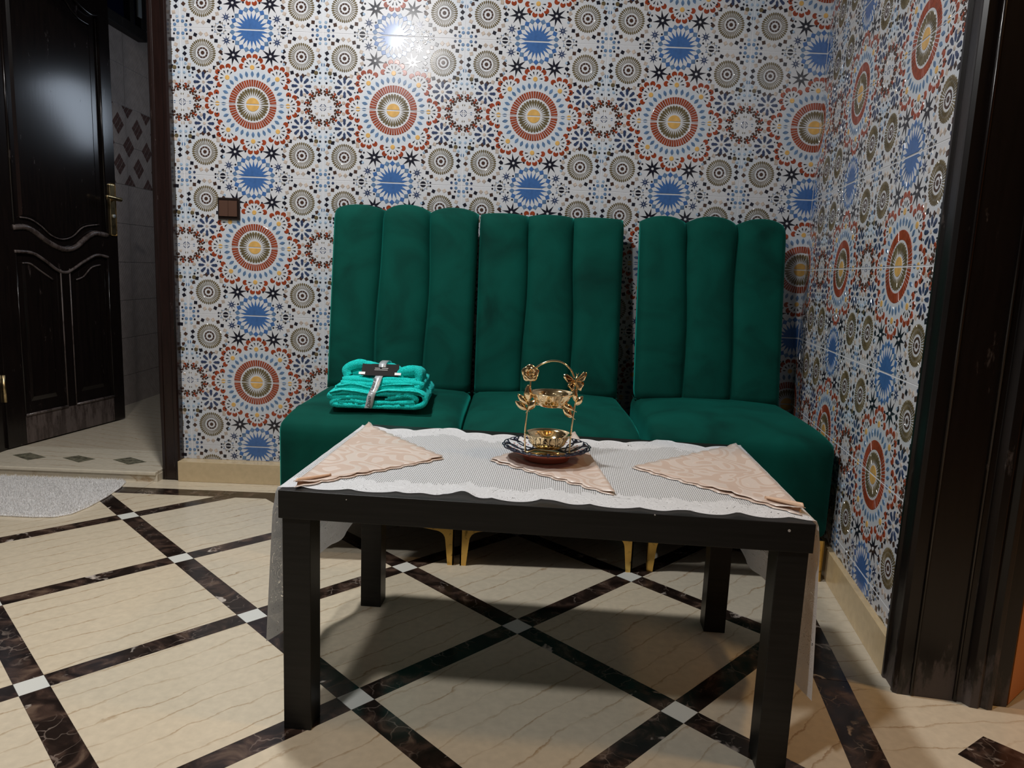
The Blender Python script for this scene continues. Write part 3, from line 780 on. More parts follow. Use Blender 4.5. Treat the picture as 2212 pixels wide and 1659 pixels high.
# ------------------------------------------------------------------ left door: frame and leaf
def smooth_path(pts, n=6):
    out = []; P = [Vector(p) for p in pts]
    for i in range(len(P)-1):
        p0, p1, p2, p3 = P[max(i-1, 0)], P[i], P[i+1], P[min(i+2, len(P)-1)]
        for k in range(n):
            t = k/n
            out.append(0.5*((2*p1)+(-p0+p2)*t+(2*p0-5*p1+4*p2-p3)*t*t+(-p0+3*p1-3*p2+p3)*t**3))
    out.append(P[-1]); return out
frame1 = st(empty('trim_1', (0, 0, 0)))
q = MB(); q.prism([(-1.276, .46), (-1.276, .250), (-1.271, .242), (-1.260, .239), (-1.256, .244), (-1.225, .243), (-1.221, .237), (-1.209, .236), (-1.203, .242), (-1.203, .276), (-1.215, .280), (-1.215, .46)], 0.0, 2.12)
q.build('casing', JAMB, frame1, bevel=0.0012)
q = MB(); q.prism([(-2.07, .20), (-1.992, .20), (-1.988, .208), (-1.988, .46), (-2.07, .46)], 0.0, 2.12)
q.build('hinge_jamb', DOORW, frame1, bevel=0.0015)
box_obj('head_jamb', (-2.07, -1.19, 0.20, 0.46, 2.07, 2.14), JAMB, frame1)
q = MB(); q.tube([(-1.984, .424, .235), (-1.984, .424, .345)], 0.007, 10); q.build('hinge', BRASS, frame1)
DA = math.atan2(0.982, 0.188)
door = st(empty('door_1', (-1.979, 0.421, 0.0), DA))
Wd, Zb, Zt = 0.660, 0.045, 2.05
box_obj('leaf_core', (0, Wd, 0.010, 0.034, Zb, Zt), DOORW, door)
box_obj('stile', (0, 0.090, 0, 0.040, Zb, Zt), DOORW, door, bevel=0.002)
box_obj('stile', (0.590, Wd, 0, 0.040, Zb, Zt), DOORW, door, bevel=0.002)
box_obj('stile', (0.311, 0.360, 0.001, 0.03, 0.16, 0.768), DOORW, door, bevel=0.002)
box_obj('rail', (0.089, 0.591, 0.0005, 0.03, Zb, 0.163), DOORWORN, door, bevel=0.002)
w1 = [(.085, .928), (.146, .932), (.194, .913), (.247, .881), (.327, .852), (.396, .861), (.471, .909), (.519, .929), (.592, .924)]
w2 = [(.085, .834), (.165, .831), (.218, .809), (.295, .762), (.340, .752), (.375, .764), (.446, .801), (.522, .831), (.592, .824)]
w1s = [(p.x, p.y) for p in smooth_path([(a, b, 0) for a, b in w1])]; w2s = [(p.x, p.y) for p in smooth_path([(a, b, 0) for a, b in w2])]
def ribbon_prism(lo, hi, y0, y1):
    q = MB(); n = min(len(lo), len(hi))
    vs = []; fs = []
    for k in range(n):
        vs += [(lo[k][0], y0, lo[k][1]), (hi[k][0], y0, hi[k][1]), (hi[k][0], y1, hi[k][1]), (lo[k][0], y1, lo[k][1])]
    for k in range(n-1):
        for a in range(4): fs.append((4*k+a, 4*k+(a+1) % 4, 4*k+4+(a+1) % 4, 4*k+4+a))
    fs += [(0, 1, 2, 3), (4*n-4, 4*n-3, 4*n-2, 4*n-1)]
    q.add(vs, fs); return q
ribbon_prism(w2s, w1s, 0.0005, 0.03).build('wave_rail', DOORW, door)
tp = [(.088, 1.885), (.13, 1.878), (.19, 1.892), (.26, 1.93), (.34, 1.955), (.42, 1.93), (.49, 1.892), (.55, 1.876), (.592, 1.885)]
tps = [(p.x, p.y) for p in smooth_path([(a, b, 0) for a, b in tp])]
ribbon_prism(tps, [(a, Zt) for a, b in tps], 0.0005, 0.03).build('top_rail', DOORW, door)
def mould(path, r=0.006, mat=DOORWORN, y=0.001):
    q = MB(); q.tube([(a, y, b) for a, b in path], r, 8); q.build('moulding', mat, door)
mould(w1s, 0.0115); mould(w2s, 0.0065)
mould(tps, 0.007, DOORW)
for x, z0, z1 in ((0.091, .165, .83), (0.311, .165, .765), (0.360, .165, .768), (0.590, .165, .825)): mould([(x, z0), (x, z1)], 0.0028, DOORWORN if 0.1 < x < 0.4 else DOORW)
for x in (0.091, 0.590): mould([(x, .93), (x, 1.885)], 0.0055, DOORW)
for xa, xb in ((.091, .311), (.360, .590)): mould([(xa, .165), (xb, .165)], 0.006)
# raised panels
def raised(outline, name='raised_panel', h=0.006, inset=0.93):
    n = len(outline); cx = sum(p[0] for p in outline)/n; cz = sum(p[1] for p in outline)/n
    wx = max(p[0] for p in outline)-min(p[0] for p in outline); wz = max(p[1] for p in outline)-min(p[1] for p in outline)
    kx, kz = 1-0.026/wx, 1-0.026/wz
    q = MB(); vs = [(a, 0.011, b) for a, b in outline]+[(cx+(a-cx)*kx, 0.011-h, cz+(b-cz)*kz) for a, b in outline]
    q.add(vs, [tuple(range(n, 2*n))]+[(i, (i+1) % n, n+(i+1) % n, n+i) for i in range(n)])
    return q.build(name, DOORW, door)
sm = lambda pts: [(p.x, p.y) for p in smooth_path([(a, b, 0) for a, b in pts], 4)]
top_l = sm([(.124, .788), (.162, .786), (.205, .760), (.270, .722)])
top_r = sm([(.398, .720), (.441, .734), (.490, .774), (.545, .787)])
raised([(.128, .214), (.268, .214)]+top_l[::-1]); raised([(.398, .214), (.545, .214)]+top_r[::-1])
mould(top_l, 0.0035, DOORWORN, 0.004); mould(top_r, 0.0035, DOORWORN, 0.004)
up_b = sm([(.125, .970), (.175, .966), (.227, .941), (.273, .908), (.330, .893), (.391, .908), (.456, .953), (.550, .970)])
up_t = sm([(.550, 1.829), (.488, 1.836), (.447, 1.858), (.415, 1.886), (.338, 1.905), (.26, 1.886), (.19, 1.836), (.125, 1.829)])
raised(up_b+up_t, h=0.008); mould(up_b, 0.003, DOORWORN, 0.004)
mould(up_t, 0.0035, DOORW, 0.004)
hd = MB(); hd.box(.612, .652, -0.006, 0.002, .924, 1.163); hp = hd.build('handle_plate', BRASS, door, bevel=0.008, seg=3)
q = MB(); q.tube([(.632, -0.004, 1.092), (.632, -0.045, 1.092)], 0.008, 10)
q.tube(smooth_path([(.634, -0.046, 1.090), (.61, -0.048, 1.091), (.58, -0.047, 1.094), (.545, -0.043, 1.097)]), [0.0095]*12+[0.0085]*6+[0.007], 10)
q.build('lever', BRASS, hp)
q = MB(); q.tube([(.632, -0.004, 1.014), (.632, -0.012, 1.014)], 0.009, 14); q.build('lock_cylinder', HANDLE_GREY, hp)

# ------------------------------------------------------------------ right doorway casing (frame of the right wall)
frame2 = st(empty('trim_2', (AX, YW, 0), ROT_R))
q = MB(); q.prism([(1.2365, .02), (1.2365, -.010), (1.243, -.014), (1.252, -.014), (1.257, -.009), (1.296, -.009), (1.300, -.013), (1.308, -.012), (1.313, -.004), (1.313, .118), (1.329, .128), (1.331, .142), (1.324, .150), (1.331, .160), (1.329, .170), (1.310, .176), (1.310, .205), (1.2365, .205)], 0.0, 2.12)
q.build('casing', CASEW, frame2, bevel=0.001)
q = MB(); q.prism([(1.3135, .012), (1.3135, .100)], 0, 0) if False else None
q = MB(); q.tube([(1.3145, 0.022, 0.005), (1.3145, 0.022, 2.1)], 0.0035, 8); q.build('bead', DOORW, frame2)
q = MB(); q.tube([(1.3145, 0.104, 0.005), (1.3145, 0.104, 2.1)], 0.0035, 8); q.build('bead', DOORW, frame2)
q = MB(); q.box(1.2365, 2.36, -0.01, 0.205, 2.08, 2.14); q.build('head', DOORW, frame2)
q = MB(); q.box(2.28, 2.36, -0.01, 0.205, 0, 2.08); q.build('casing', DOORW, frame2)

# ------------------------------------------------------------------ light switch
sw = empty('light_switch', (-1.010, YW, 0.979)); tag(sw, 'dark brown double rocker light switch on the patterned tile wall', 'switch')
q = MB(); q.box(-0.040, 0.040, -0.010, 0.001, 0.0, 0.078); q.build('frame', SWITCH_F, sw, bevel=0.004, seg=3)
for x0, x1, t in ((-0.0335, -0.0015, 0.0), (0.0, 0.0315, 0.0012)):
    q = MB(); q.add([(x0, -0.0145, 0.012), (x1, -0.0145, 0.012), (x1, -0.012-t, 0.066), (x0, -0.012-t, 0.066), (x0, -0.009, 0.011), (x1, -0.009, 0.011), (x1, -0.009, 0.068), (x0, -0.009, 0.068)],
                   [(0, 1, 2, 3), (4, 5, 1, 0), (5, 6, 2, 1), (6, 7, 3, 2), (7, 4, 0, 3)]); q.build('rocker', SWITCH_R, sw)

# ------------------------------------------------------------------ green velvet chairs
def leg_mesh(sx):
    q = MB()
    arc = [(0.0245, 0.072), (0.0265, 0.083), (0.0315, 0.092), (0.039, 0.098), (0.048, 0.1015), (0.112, 0.113), (0.113, 0.121), (0, 0.121)]
    prof = [(0, 0.0), (0.0175, 0.0)]+arc
    q.prism([(-sx*a, b) for a, b in prof], -0.002, 0.002, 0, 'y')                      # plate across the front
    me_pts = [(a-0.002, b) for a, b in prof]
    q.prism([(max(-0.002, a), b) for a, b in me_pts], -sx*0.004, 0.0, 0, 'x')          # plate along the side
    return q
def chair(cx, rz, label, hs, seed):
    t = empty('slipper_chair', (cx, -0.452, 0.0), rz)
    tag(t, label, 'chair', 'green velvet chairs against the tiled wall')
    rnd = random.Random(seed); W = 0.508
    s = rounded_box(W/2, 0.300, 0.150, 0.034, 14, 0.020).build('seat', VELVET, t, (0, 0.292, 0.270)); weld(s)
    for v in s.data.vertices:          # soft fall toward the front edge and slight unevenness
        c = v.co
        if c.z > 0:
            f = max(0.0, (-c.y-0.12)/0.18); c.z -= 0.020*f*f
            c.z += 0.0025*noise.noise(Vector((c.x*7+seed, c.y*7, 0)))
    # welt round the seat base
    q = MB(); q.box(-W/2+0.012, W/2-0.012, 0.004, 0.575, 0.1165, 0.1225); q.build('seat_base', TABLE, t)
    b0 = MB(); Hb, yb, zb = 0.615, 0.478, 0.415; lean = 0.115
    b0.box(-0.238, 0.238, 0, 0, 0, 0)
    # back board behind the channels
    def backfn(u, v):
        x = (u-0.5)*0.474; z = zb+v*(Hb-0.03); y = yb+lean*v+0.092
        return (x, y, z)
    q = MB(); q.box(0, 0, 0, 0, 0, 0); q = MB()
    bw = 0.478
    vs = []
    for v in (0.0, 1.0):
        z = zb+v*(Hb-0.025); y = yb+lean*v
        vs += [(-bw/2, y+0.030, z), (bw/2, y+0.030, z), (bw/2, y+0.098, z), (-bw/2, y+0.098, z)]
    q.add(vs, [(0, 1, 2, 3), (4, 5, 6, 7), (0, 1, 5, 4), (1, 2, 6, 5), (2, 3, 7, 6), (3, 0, 4, 7)])
    back = q.build('backrest', VELVET, t, bevel=0.01, seg=3)
    nch = 3; cw = 0.503/nch
    for k in range(nch):
        x0 = -0.2515+k*cw; x1 = x0+cw
        wob = [rnd.uniform(-0.006, 0.006) for _ in range(4)]
        nu, nv = 14, 26; ring = []; vs = []; fs = []
        for j in range(nv+1):
            v = j/nv; v = 1-(1-v)**1.5 if v > 0.5 else v*(1-0.5**1.5)/0.5
            hz = v*Hb; R = 0.045
            t_top = max(0.0, (hz-(Hb-R))/R); roll = R*(1-math.sqrt(max(0.0, 1-t_top**2)))
            row = []
            dx0 = (wob[0]*math.sin(v*5+k)+0.006*math.sin(v*3.1)) if k > 0 else 0.004*(1-v)
            dx1 = (wob[1]*math.sin(v*5+k+1)+0.006*math.sin(v*3.1)) if k < nch-1 else -0.004*(1-v)
            # neighbouring channels share the same seam curve
            if k > 0: dx0 = seam[k](v)
            if k < nch-1: dx1 = (lambda kk: seams[kk](v))(k+1) if False else seam_next(k+1, v, seed)
            if k > 0: dx0 = seam_next(k, v, seed)
            for i in range(nu+1):
                u = i/nu; e = 2*u-1
                bul = 0.030*(1-abs(e)**2.8)**0.62
                if (k == 0 and u < 0.5) or (k == nch-1 and u > 0.5): bul = 0.030*(1-abs(e)**5)**0.5
                arch = hs[k]*(1-abs(e)**2.2)
                x = (x0+dx0)*(1-u)+(x1+dx1)*u
                y = yb+lean*v+0.034-bul+roll*0.9
                z = zb+hz+arch*v**6-0.006*(1-v)*0
                row.append((x, y, z))
            ytop = yb+lean*v+0.085
            row.append((x1+dx1, ytop, zb+hz)); row.append((x0+dx0, ytop, zb+hz))
            vs += row
        n = nu+3
        for j in range(nv):
            for i in range(n): fs.append((j*n+i, j*n+(i+1) % n, (j+1)*n+(i+1) % n, (j+1)*n+i))
        fs += [tuple(range(n))[::-1], tuple(range(nv*n, nv*n+n))]
        q = MB(); q.add(vs, fs, 0, True); q.build('channel_panel', VELVET, back)
    for sx in (-1, 1):
        me = None
        for y, fl in ((0.002, 1), (0.560, -1)):
            q = leg_mesh(sx); 
            if fl < 0: q.v = [(a, -b, c) for a, b, c in q.v]
            q.build('leg', GOLD_LEG, t, (sx*0.246, y, 0.0))
    return t
def seam_next(k, v, seed):
    return 0.007*math.sin(v*3.6+seed*1.7+k*2.1)*(0.4+0.6*v) + 0.004*math.sin(v*9+seed+k)*0.5
seam = [lambda v: 0.0]*4
chair(-0.3515, 0.0, 'green velvet armless chair with the turquoise towel bundle on its seat', (0.016, 0.022, 0.018), 1)
chair(0.1585, 0.0, 'middle green velvet armless chair, between the two other chairs, seat empty', (0.006, 0.007, 0.004), 2)
chair(0.694, -0.045, 'green velvet armless chair in the corner beside the side wall', (0.020, 0.024, 0.022), 3)

# ------------------------------------------------------------------ coffee table
TC, TR, TZ = (0.1153, -0.9742), -0.0721, 0.45
table = empty('coffee_table', (TC[0], TC[1], 0), TR)
tag(table, 'low black rectangular coffee table with square legs under lace', 'table')
top = box_obj('tabletop', (-0.45, 0.45, -0.275, 0.275, 0.40, TZ), TABLE, table, bevel=0.0012)
for sx in (-1, 1):
    for sy in (-1, 1):
        x, y = sx*0.42, sy*0.2445
        box_obj('leg', (x-0.025, x+0.025, y-0.0255, y+0.0255, 0, 0.4005), TABLE, table, bevel=0.0012)
for (x, z, r) in ((0.408, 0.437, 0.0024), (-0.33, 0.441, 0.001), (0.19, 0.449, 0.0012)):
    q = MB(); q.prism(circ(x, z, r, 7), -0.2760, -0.2748, 0, 'y'); q.build('chip', CHIP, top)

# lace cloth
def lace():
    nx, ny = 210, 60
    S0 = 0.4535
    def vf(s): 
        d = -0.2495-0.0145*abs(math.sin(PI*s/0.083))**0.7
        d += 0.028*math.exp(-((s+0.135)/0.022)**2)+0.018*math.exp(-((s-0.02)/0.025)**2)+0.014*math.exp(-((s+0.205)/0.02)**2)+0.010*math.exp(-((s-0.23)/0.02)**2)+0.008*math.exp(-((s-0.33)/0.018)**2)+0.006*noise.noise(Vector((s*6, 3, 0)))
        return max(d, -0.2735) if d < -0.2735 else d
    def vb(s):
        d = 0.216+0.020*abs(math.sin(PI*s/0.062+0.4))**0.7+0.045*math.exp(-((s+0.245)/0.04)**2)+0.048*math.exp(-((s-0.275)/0.045)**2)+0.030*math.exp(-((s-0.45)/0.04)**2)+0.022*math.exp(-((s+0.45)/0.03)**2)
        return min(d, 0.272)
    verts = []; uvs = []; ed = []
    hang = {-1: 0.262, 1: 0.268}
    sl = [(-1, 1-k/40) for k in range(40)]+[(0, k/130) for k in range(131)]+[(1, (k+1)/40) for k in range(40)]
    for side, a in sl:
        for j in range(ny+1):
            t = j/ny
            if side == 0:
                s = -S0+2*S0*a; f, b = vf(s), vb(s); v = f+(b-f)*t
                wr = 0.0010*abs(noise.noise(Vector((s*14, v*14, 0))))+0.0014*max(0, 0.006-min(t, 1-t)*0.5)/0.006
                p = (s, v, TZ+0.0012+wr+(0.004*math.exp(-((s+0.135)/0.02)**2)*max(0, 1-t*9)))
                su = s; e = min(v-f, b-v)
            else:
                Ln = hang[side]+0.004*abs(math.sin(t*PI*9))+(0.040*(1-t)**3 if side > 0 else 0.015*(1-t)**4)+0.030*math.sin(t*3.4+0.4)
                d = Ln*a; s = side*(S0+d); f, b = vf(side*S0), vb(side*S0)
                f, b = f+0.004*a, b-0.012*a*math.sin(a*3)
                v = f+(b-f)*t
                fold = 0.004+0.058*a**0.8*(0.5-0.5*math.cos(2*PI*(1-t)*1.1))+0.006*a*(1+math.sin(t*27+1))
                x = side*(S0+0.0035+abs(fold)*min(1, d/0.04)*0.9+0.004*a)
                p = (x, v+0.01*a*math.sin(t*9), TZ+0.0012-d)
                su = s; e = min(v-f, b-v, Ln-d)
            verts.append(p); uvs.append((su, v)); ed.append(max(0.0, e))
    n = len(sl); w = ny+1
    faces = [(i*w+j, (i+1)*w+j, (i+1)*w+j+1, i*w+j+1) for i in range(n-1) for j in range(ny)]
    me = bpy.data.meshes.new('lace_tablecloth'); me.from_pydata(verts, [], faces); me.materials.append(LACE)
    uvl = me.uv_layers.new(name='UVMap')
    for lp in me.loops: uvl.data[lp.index].uv = uvs[lp.vertex_index]
    at = me.attributes.new('edge', 'FLOAT', 'POINT'); at.data.foreach_set('value', ed)
    me.polygons.foreach_set('use_smooth', [True]*len(me.polygons)); me.update()
    o = obj('lace_tablecloth', me, None, (TC[0], TC[1], 0), (0, 0, TR))
    return tag(o, 'white lace tablecloth with scalloped edge draped over the black coffee table', 'tablecloth')
lace()

# napkins: folded triangles of brocade
def napkin(A, B, C, label, seed, curl=(0, 0)):
    t = empty('napkin', (TC[0], TC[1], TZ+0.0028), TR)
    tag(t, label, 'napkin', 'brocade napkins on the lace cloth')
    A, B, C = Vector((*A, 0)), Vector((*B, 0)), Vector((*C, 0))
    for layer in (0, 1):
        n = 36; vs = []; idx = {}
        cen = (A+B+C)/3
        sh = Vector((0.006*math.cos(seed), -0.005, 0))*(1 if layer == 0 else 0)
        for i in range(n+1):
            for j in range(n+1-i):
                k = n-i-j
                a, b, c = i/n, j/n, k/n                  # weights of A, B, C
                p = A*a+B*b+C*c
                # scalloped edges on A-B (c=0) and B-C (a=0)
                for wgt, P0, P1 in ((c, A, B), (a, B, C)):
                    near = max(0.0, 1-wgt*n/3.0)
                    if near > 0:
                        s = (p-P0).dot((P1-P0).normalized()); Ld = (P1-P0).length
                        nn = Vector(((P1-P0).y, -(P1-P0).x, 0)).normalized()
                        if nn.dot(cen-P0) > 0: nn = -nn
                        env = min(1, s/0.03, (Ld-s)/0.03) if Ld > 0 else 0
                        p = p+nn*near*(0.0085*abs(math.sin(PI*s/0.036+seed))-0.003+0.003*noise.noise(Vector((s*60, seed, 0))))*max(0, env)
                if layer == 0: p = p+sh
                edge = min(a, c)
                z = 0.0004+0.0016*layer+0.0018*max(0, noise.noise(Vector((p.x*11+seed, p.y*11, layer))))
                z += 0.0035*math.exp(-(b/0.06)**2)*layer       # rounded fold along A-C
                if layer: z += 0.004*max(0, 1-a*9)*max(0, noise.noise(Vector((p.x*16, seed*3.1, 0))))+0.003*max(0, 1-c*9)*max(0, noise.noise(Vector((p.y*16, seed*2.1, 1))))
                if curl[0] and layer: z += curl[0]*max(0, (c-0.80)/0.2)**2*(0.3+0.7*b*5 if b < 0.14 else 1)
                if curl[1] and layer: z += curl[1]*max(0, (a-0.85)/0.15)**2
                idx[i, j] = len(vs); vs.append((p.x, p.y, z))
        fs = []
        for i in range(n):
            for j in range(n-i):
                fs.append((idx[i, j], idx[i+1, j], idx[i, j+1]))
                if j < n-i-1: fs.append((idx[i+1, j], idx[i+1, j+1], idx[i, j+1]))
        q = MB(); q.add(vs, fs, 0, True)
        o = q.build('upper_layer' if layer else 'lower_layer', [NAPKIN, NAPKIN_BACK] if layer else [NAPKIN], t)
        if sum(p.normal.z for p in o.data.polygons) < 0: o.data.flip_normals()
        md = o.modifiers.new('thickness', 'SOLIDIFY'); md.thickness = 0.0007; md.offset = 0
        if layer: md.material_offset = 1
    if curl[0]:
        E = (B-C).normalized(); Fd = (A-C).normalized(); rr = curl[0]*0.42
        q = MB()
        def fn(u, v):
            th = -0.5*PI+v*1.45*PI; rad = rr*(1-0.55*u)
            p = C+E*(0.004+u*0.062)+Fd*(0.002+u*0.016)+Fd*(0.004+rad*math.cos(th)*0.9)
            return (p.x, p.y, 0.0012+rad+rad*math.sin(th))
        q.grid(fn, 14, 12)
        o = q.build('curled_corner', [NAPKIN_BACK], t, recalc=False); md = o.modifiers.new('thickness', 'SOLIDIFY'); md.thickness = 0.0006
    return t
napkin((-0.437, 0.246), (-0.210, -0.012), (-0.428, -0.262), 'beige brocade napkin folded to a triangle on the towel-side end of the table', 1, (0.014, 0.004))
napkin((0.062, 0.285), (-0.112, -0.004), (0.130, -0.190), 'beige brocade napkin folded to a triangle under the painted plate', 2, (0.0, 0.0))
napkin((0.440, 0.256), (0.180, 0.005), (0.444, -0.236), 'beige brocade napkin folded to a triangle at the table end beside the side wall', 3, (0.020, 0.0))

# ------------------------------------------------------------------ painted plate
PC = (0.117, -0.953); PZ = TZ+0.0065
plate = empty('painted_plate', (PC[0], PC[1], PZ))
tag(plate, 'shallow painted pottery plate with scalloped rim and terracotta underside below the gold stand', 'plate')
NS = 18
rim = lambda a, j: 1+0.030*abs(math.cos(a*NS/2))-0.012
q = MB(); q.lathe([(0.0, 0.0), (0.046, 0.0), (0.048, 0.003), (0.047, 0.008), (0.060, 0.014), (0.078, 0.021), (0.0895, 0.0265)], 144, 0, lambda a, j: rim(a, j) if j == 6 else 1+(rim(a, j)-1)*(0.5 if j == 5 else 0))
q.build('body', TERRACOTTA, plate)
gp = [(0.0, 0.0085), (0.030, 0.0088), (0.046, 0.0110), (0.060, 0.0162), (0.078, 0.0232), (0.0895, 0.0288)]
q = MB(); q.lathe(gp, 144, 0, lambda a, j: rim(a, j) if j == 5 else 1+(rim(a, j)-1)*(0.5 if j == 4 else 0)); q.build('glaze', PLATE_W, plate)
q = MB(); q.lathe([(0.0895, 0.0262), (0.0908, 0.0275), (0.0895, 0.0292), (0.0878, 0.0284)], 144, 0, rim); q.build('rim_edge', PLATE_D, plate)
def gz(r):
    for (r0, z0), (r1, z1) in zip(gp, gp[1:]):
        if r0 <= r <= r1: return z0+(z1-z0)*(r-r0)/(r1-r0)
    return gp[-1][1]
q = MB()
for k in range(14):
    for sg in (-1, 1):
        pts = []
        for i in range(9):
            t = i/8; r = 0.044+t*0.043; a = 2*PI*k/14+sg*0.30*math.sin(t*PI*0.95)
            pts.append((r*math.cos(a), r*math.sin(a), gz(r)+0.0006))
        q.tube(pts, 0.0016, 5)
for k in range(14):
    a = 2*PI*k/14; pts = [(r*math.cos(a+PI/14), r*math.sin(a+PI/14), gz(r)+0.0007) for r in (0.072, 0.078, 0.085)]
    q.tube(pts, [0.0008, 0.0030, 0.0046], 5)
q.tube([(0.043*math.cos(2*PI*i/40), 0.043*math.sin(2*PI*i/40), gz(0.043)+0.0006) for i in range(41)], 0.0013, 5)
q.build('painted_lines', PLATE_D, plate)
q = MB(); q.lathe([(0.0, 0.0009), (0.0019, 0.0007), (0.0024, 0.0)], 7); dm_ = q.mesh('painted_dot', PLATE_P)
for k in range(14):
    for r in (0.060, 0.067, 0.074):
        a = 2*PI*k/14; obj('painted_dot', dm_, plate, (r*math.cos(a), r*math.sin(a), gz(r)))
q = MB(); q.lathe([(0.0, 0.0005), (0.036, 0.0006), (0.0415, 0.0022), (0.042, 0.0008)], 48, 0, c=(0, 0, 0.0090)); q.build('gilt_centre', mat_gold('gilt_glaze', (0.50, 0.42, 0.20), 0.16, 0.5), plate)

# ------------------------------------------------------------------ gold two-tier stand
stand = empty('candy_stand', (PC[0], PC[1], TZ))
tag(stand, 'gold two-tier candy stand with rose, butterfly and leaves on the painted plate', 'stand')
SX, SZ = PC[0], TZ
def S(x, z, y=0.0): return (x-SX, y, z-SZ)
q = MB(); q.tube(smooth_path([S(.0735, .4665), S(.0715, .508), S(.0735, .552), S(.0775, .585), S(.0780, .612), S(.0775, .628)]), 0.0017, 8); q.build('stem', GOLD, stand)
q = MB(); q.tube(smooth_path([S(.1645, .4665), S(.1655, .495), S(.1665, .517), S(.1685, .546), S(.1715, .575), S(.1735, .600), S(.1690, .625)]), 0.0017, 8); q.build('stem', GOLD, stand)
q = MB(); q.tube(smooth_path([S(.0785, .6345), S(.090, .6465), S(.104, .6555), S(.122, .6605), S(.141, .6575), S(.158, .6445), S(.167, .6275)]), 0.0019, 8); q.build('handle', GOLD, stand)
q = MB(); q.tube([S(.0765, .5705), S(.1700, .5615)], 0.0015, 8); q.build('crossbar', GOLD, stand)
q = MB(); q.tube([S(.0735, .4668), S(.118, .4672), S(.1645, .4668)], 0.0016, 8)
q.tube([S(.0735, .4668), S(.095, .4668, 0.028), S(.1645, .4668)], 0.0014, 8); q.tube([S(.0735, .4668), S(.095, .4668, -0.028), S(.1645, .4668)], 0.0014, 8)
q.build('base_bar', GOLD, stand)
def bowl(cx, z, R, h, rf):
    prof_o = [(0.0, 0.0), (R*rf, 0.0), (R*(rf+0.12), 0.002), (R*(rf+0.25), h*0.30), (R*0.82, h*0.62), (R*0.93, h*0.86), (R, h), (R*1.015, h+0.0008), (R*0.985, h+0.0012), (R*0.90, h*0.84), (R*0.76, h*0.58), (R*0.55, h*0.25), (0.0, 0.0025)]
    q = MB(); q.lathe(prof_o, 64, 0, lambda a, j: 1+(0.028*math.cos(a*16) if j in (3, 4) else 0.0), c=S(cx, z))
    o = q.build('bowl', GOLD, stand)
    b = MB()
    for k in range(16):
        for lv, rr in ((0.34, 0.0036), (0.60, 0.0044)):
            a = 2*PI*(k+(0.5 if lv > 0.5 else 0))/16
            rad = R*((rf+0.25) if lv < 0.5 else 0.80); zz = h*lv
            c = S(cx, z); p = (c[0]+rad*math.cos(a), c[1]+rad*math.sin(a), c[2]+zz)
            tang = Vector((-math.sin(a), math.cos(a), 0)); upv = Vector((math.cos(a)*0.5, math.sin(a)*0.5, 0.86))
            b.tube([Vector(p)+(tang*math.cos(2*PI*i/10)+upv*math.sin(2*PI*i/10))*rr for i in range(11)], 0.0009, 5, cap=False)
    b.build('embossing', GOLD, o)
bowl(.1225, .5660, .0455, .0285, 0.42)
bowl(.1190, .4800, .0480, .0290, 0.48)
def leaf_geo(p, direction, length, width, normal=(0, -1, 0)):
    d = Vector(direction).normalized(); n = Vector(normal).normalized(); sd = d.cross(n).normalized(); n = sd.cross(d)
    q = MB()
    def fn(u, v):
        wv = width*(math.sin(PI*min(1, v*0.96+0.02))**0.8)*(1+0.06*math.cos(v*40))
        e = (u-0.5)
        rib = 0.0008*math.cos((v*9-abs(e)*5)*2*PI*0.7)
        return Vector(p)+d*(v*length)+sd*(e*wv)+n*(0.0035*math.sin(v*PI)-0.010*abs(e)*abs(e)*4*width/0.014*0.35+rib)
    q.grid(fn, 8, 14)
    o = q.build('leaf', GOLD, stand, recalc=False)
    md = o.modifiers.new('thickness', 'SOLIDIFY'); md.thickness = 0.0009
    st_ = MB(); st_.tube([Vector(p)-d*0.006, Vector(p)+d*length*0.9], 0.0007, 5); st_.build('midrib', GOLD, o)
    return o
for (x, z, dx, dz, Ln, Wl) in ((.0760, .572, -0.05, 1, .030, .018), (.0752, .568, -0.75, 0.75, .024, .013), (.0738, .557, -0.85, 0.62, .024, .013), (.0745, .556, 0.55, 0.85, .022, .015),
                               (.1715, .578, -0.12, 1, .022, .011), (.1708, .570, 0.62, 0.85, .020, .013), (.1700, .560, -0.95, 0.55, .024, .012), (.1685, .545, -0.85, 0.75, .022, .014)):
    leaf_geo(S(x, z, -0.002), (dx, -0.10, dz), Ln*1.28, Wl*1.05, (0.15, -1, 0.25))
# rose
fl = obj('rose', None) if False else None
def petal(c, a, r, w, tilt, par):
    q = MB(); ca, sa = math.cos(a), math.sin(a)
    def fn(u, v):
        e = (u-0.5)*2; rad = r*v; sp = w*math.sin(v**0.85*PI*0.90)*e; rad *= 1-0.10*e*e*v
        lift = -tilt*(v**1.5)+0.0022*e*e*v-0.0012*math.sin(v*PI)
        x = rad*ca-sp*sa; z = rad*sa+sp*ca
        return (c[0]+x, c[1]-0.004+lift, c[2]+z)
    q.grid(fn, 8, 6); o = q.build('petal', GOLD, par, recalc=False); md = o.modifiers.new('thickness', 'SOLIDIFY'); md.thickness = 0.0008
RC = S(.0765, .6345, -0.004)
q = MB()
q.tube([(RC[0]+0.0042*(1-i/30)*math.cos(i*0.62), RC[1]-0.006-0.003*(i/30), RC[2]+0.0042*(1-i/30)*math.sin(i*0.62)) for i in range(31)], 0.0011, 6)
q.tube([(RC[0], RC[1]+0.004, RC[2]), (RC[0], RC[1]-0.006, RC[2])], [0.004, 0.003], 8)
rose = q.build('rose', GOLD, stand)
for k in range(5): petal(RC, 2*PI*k/5+0.35, 0.0185, 0.0118, 0.001, rose)
for k in range(5): petal(RC, 2*PI*k/5+0.95, 0.0135, 0.0092, 0.0050, rose)
for k in range(4): petal(RC, 2*PI*k/4+0.1, 0.0085, 0.0060, 0.0085, rose)
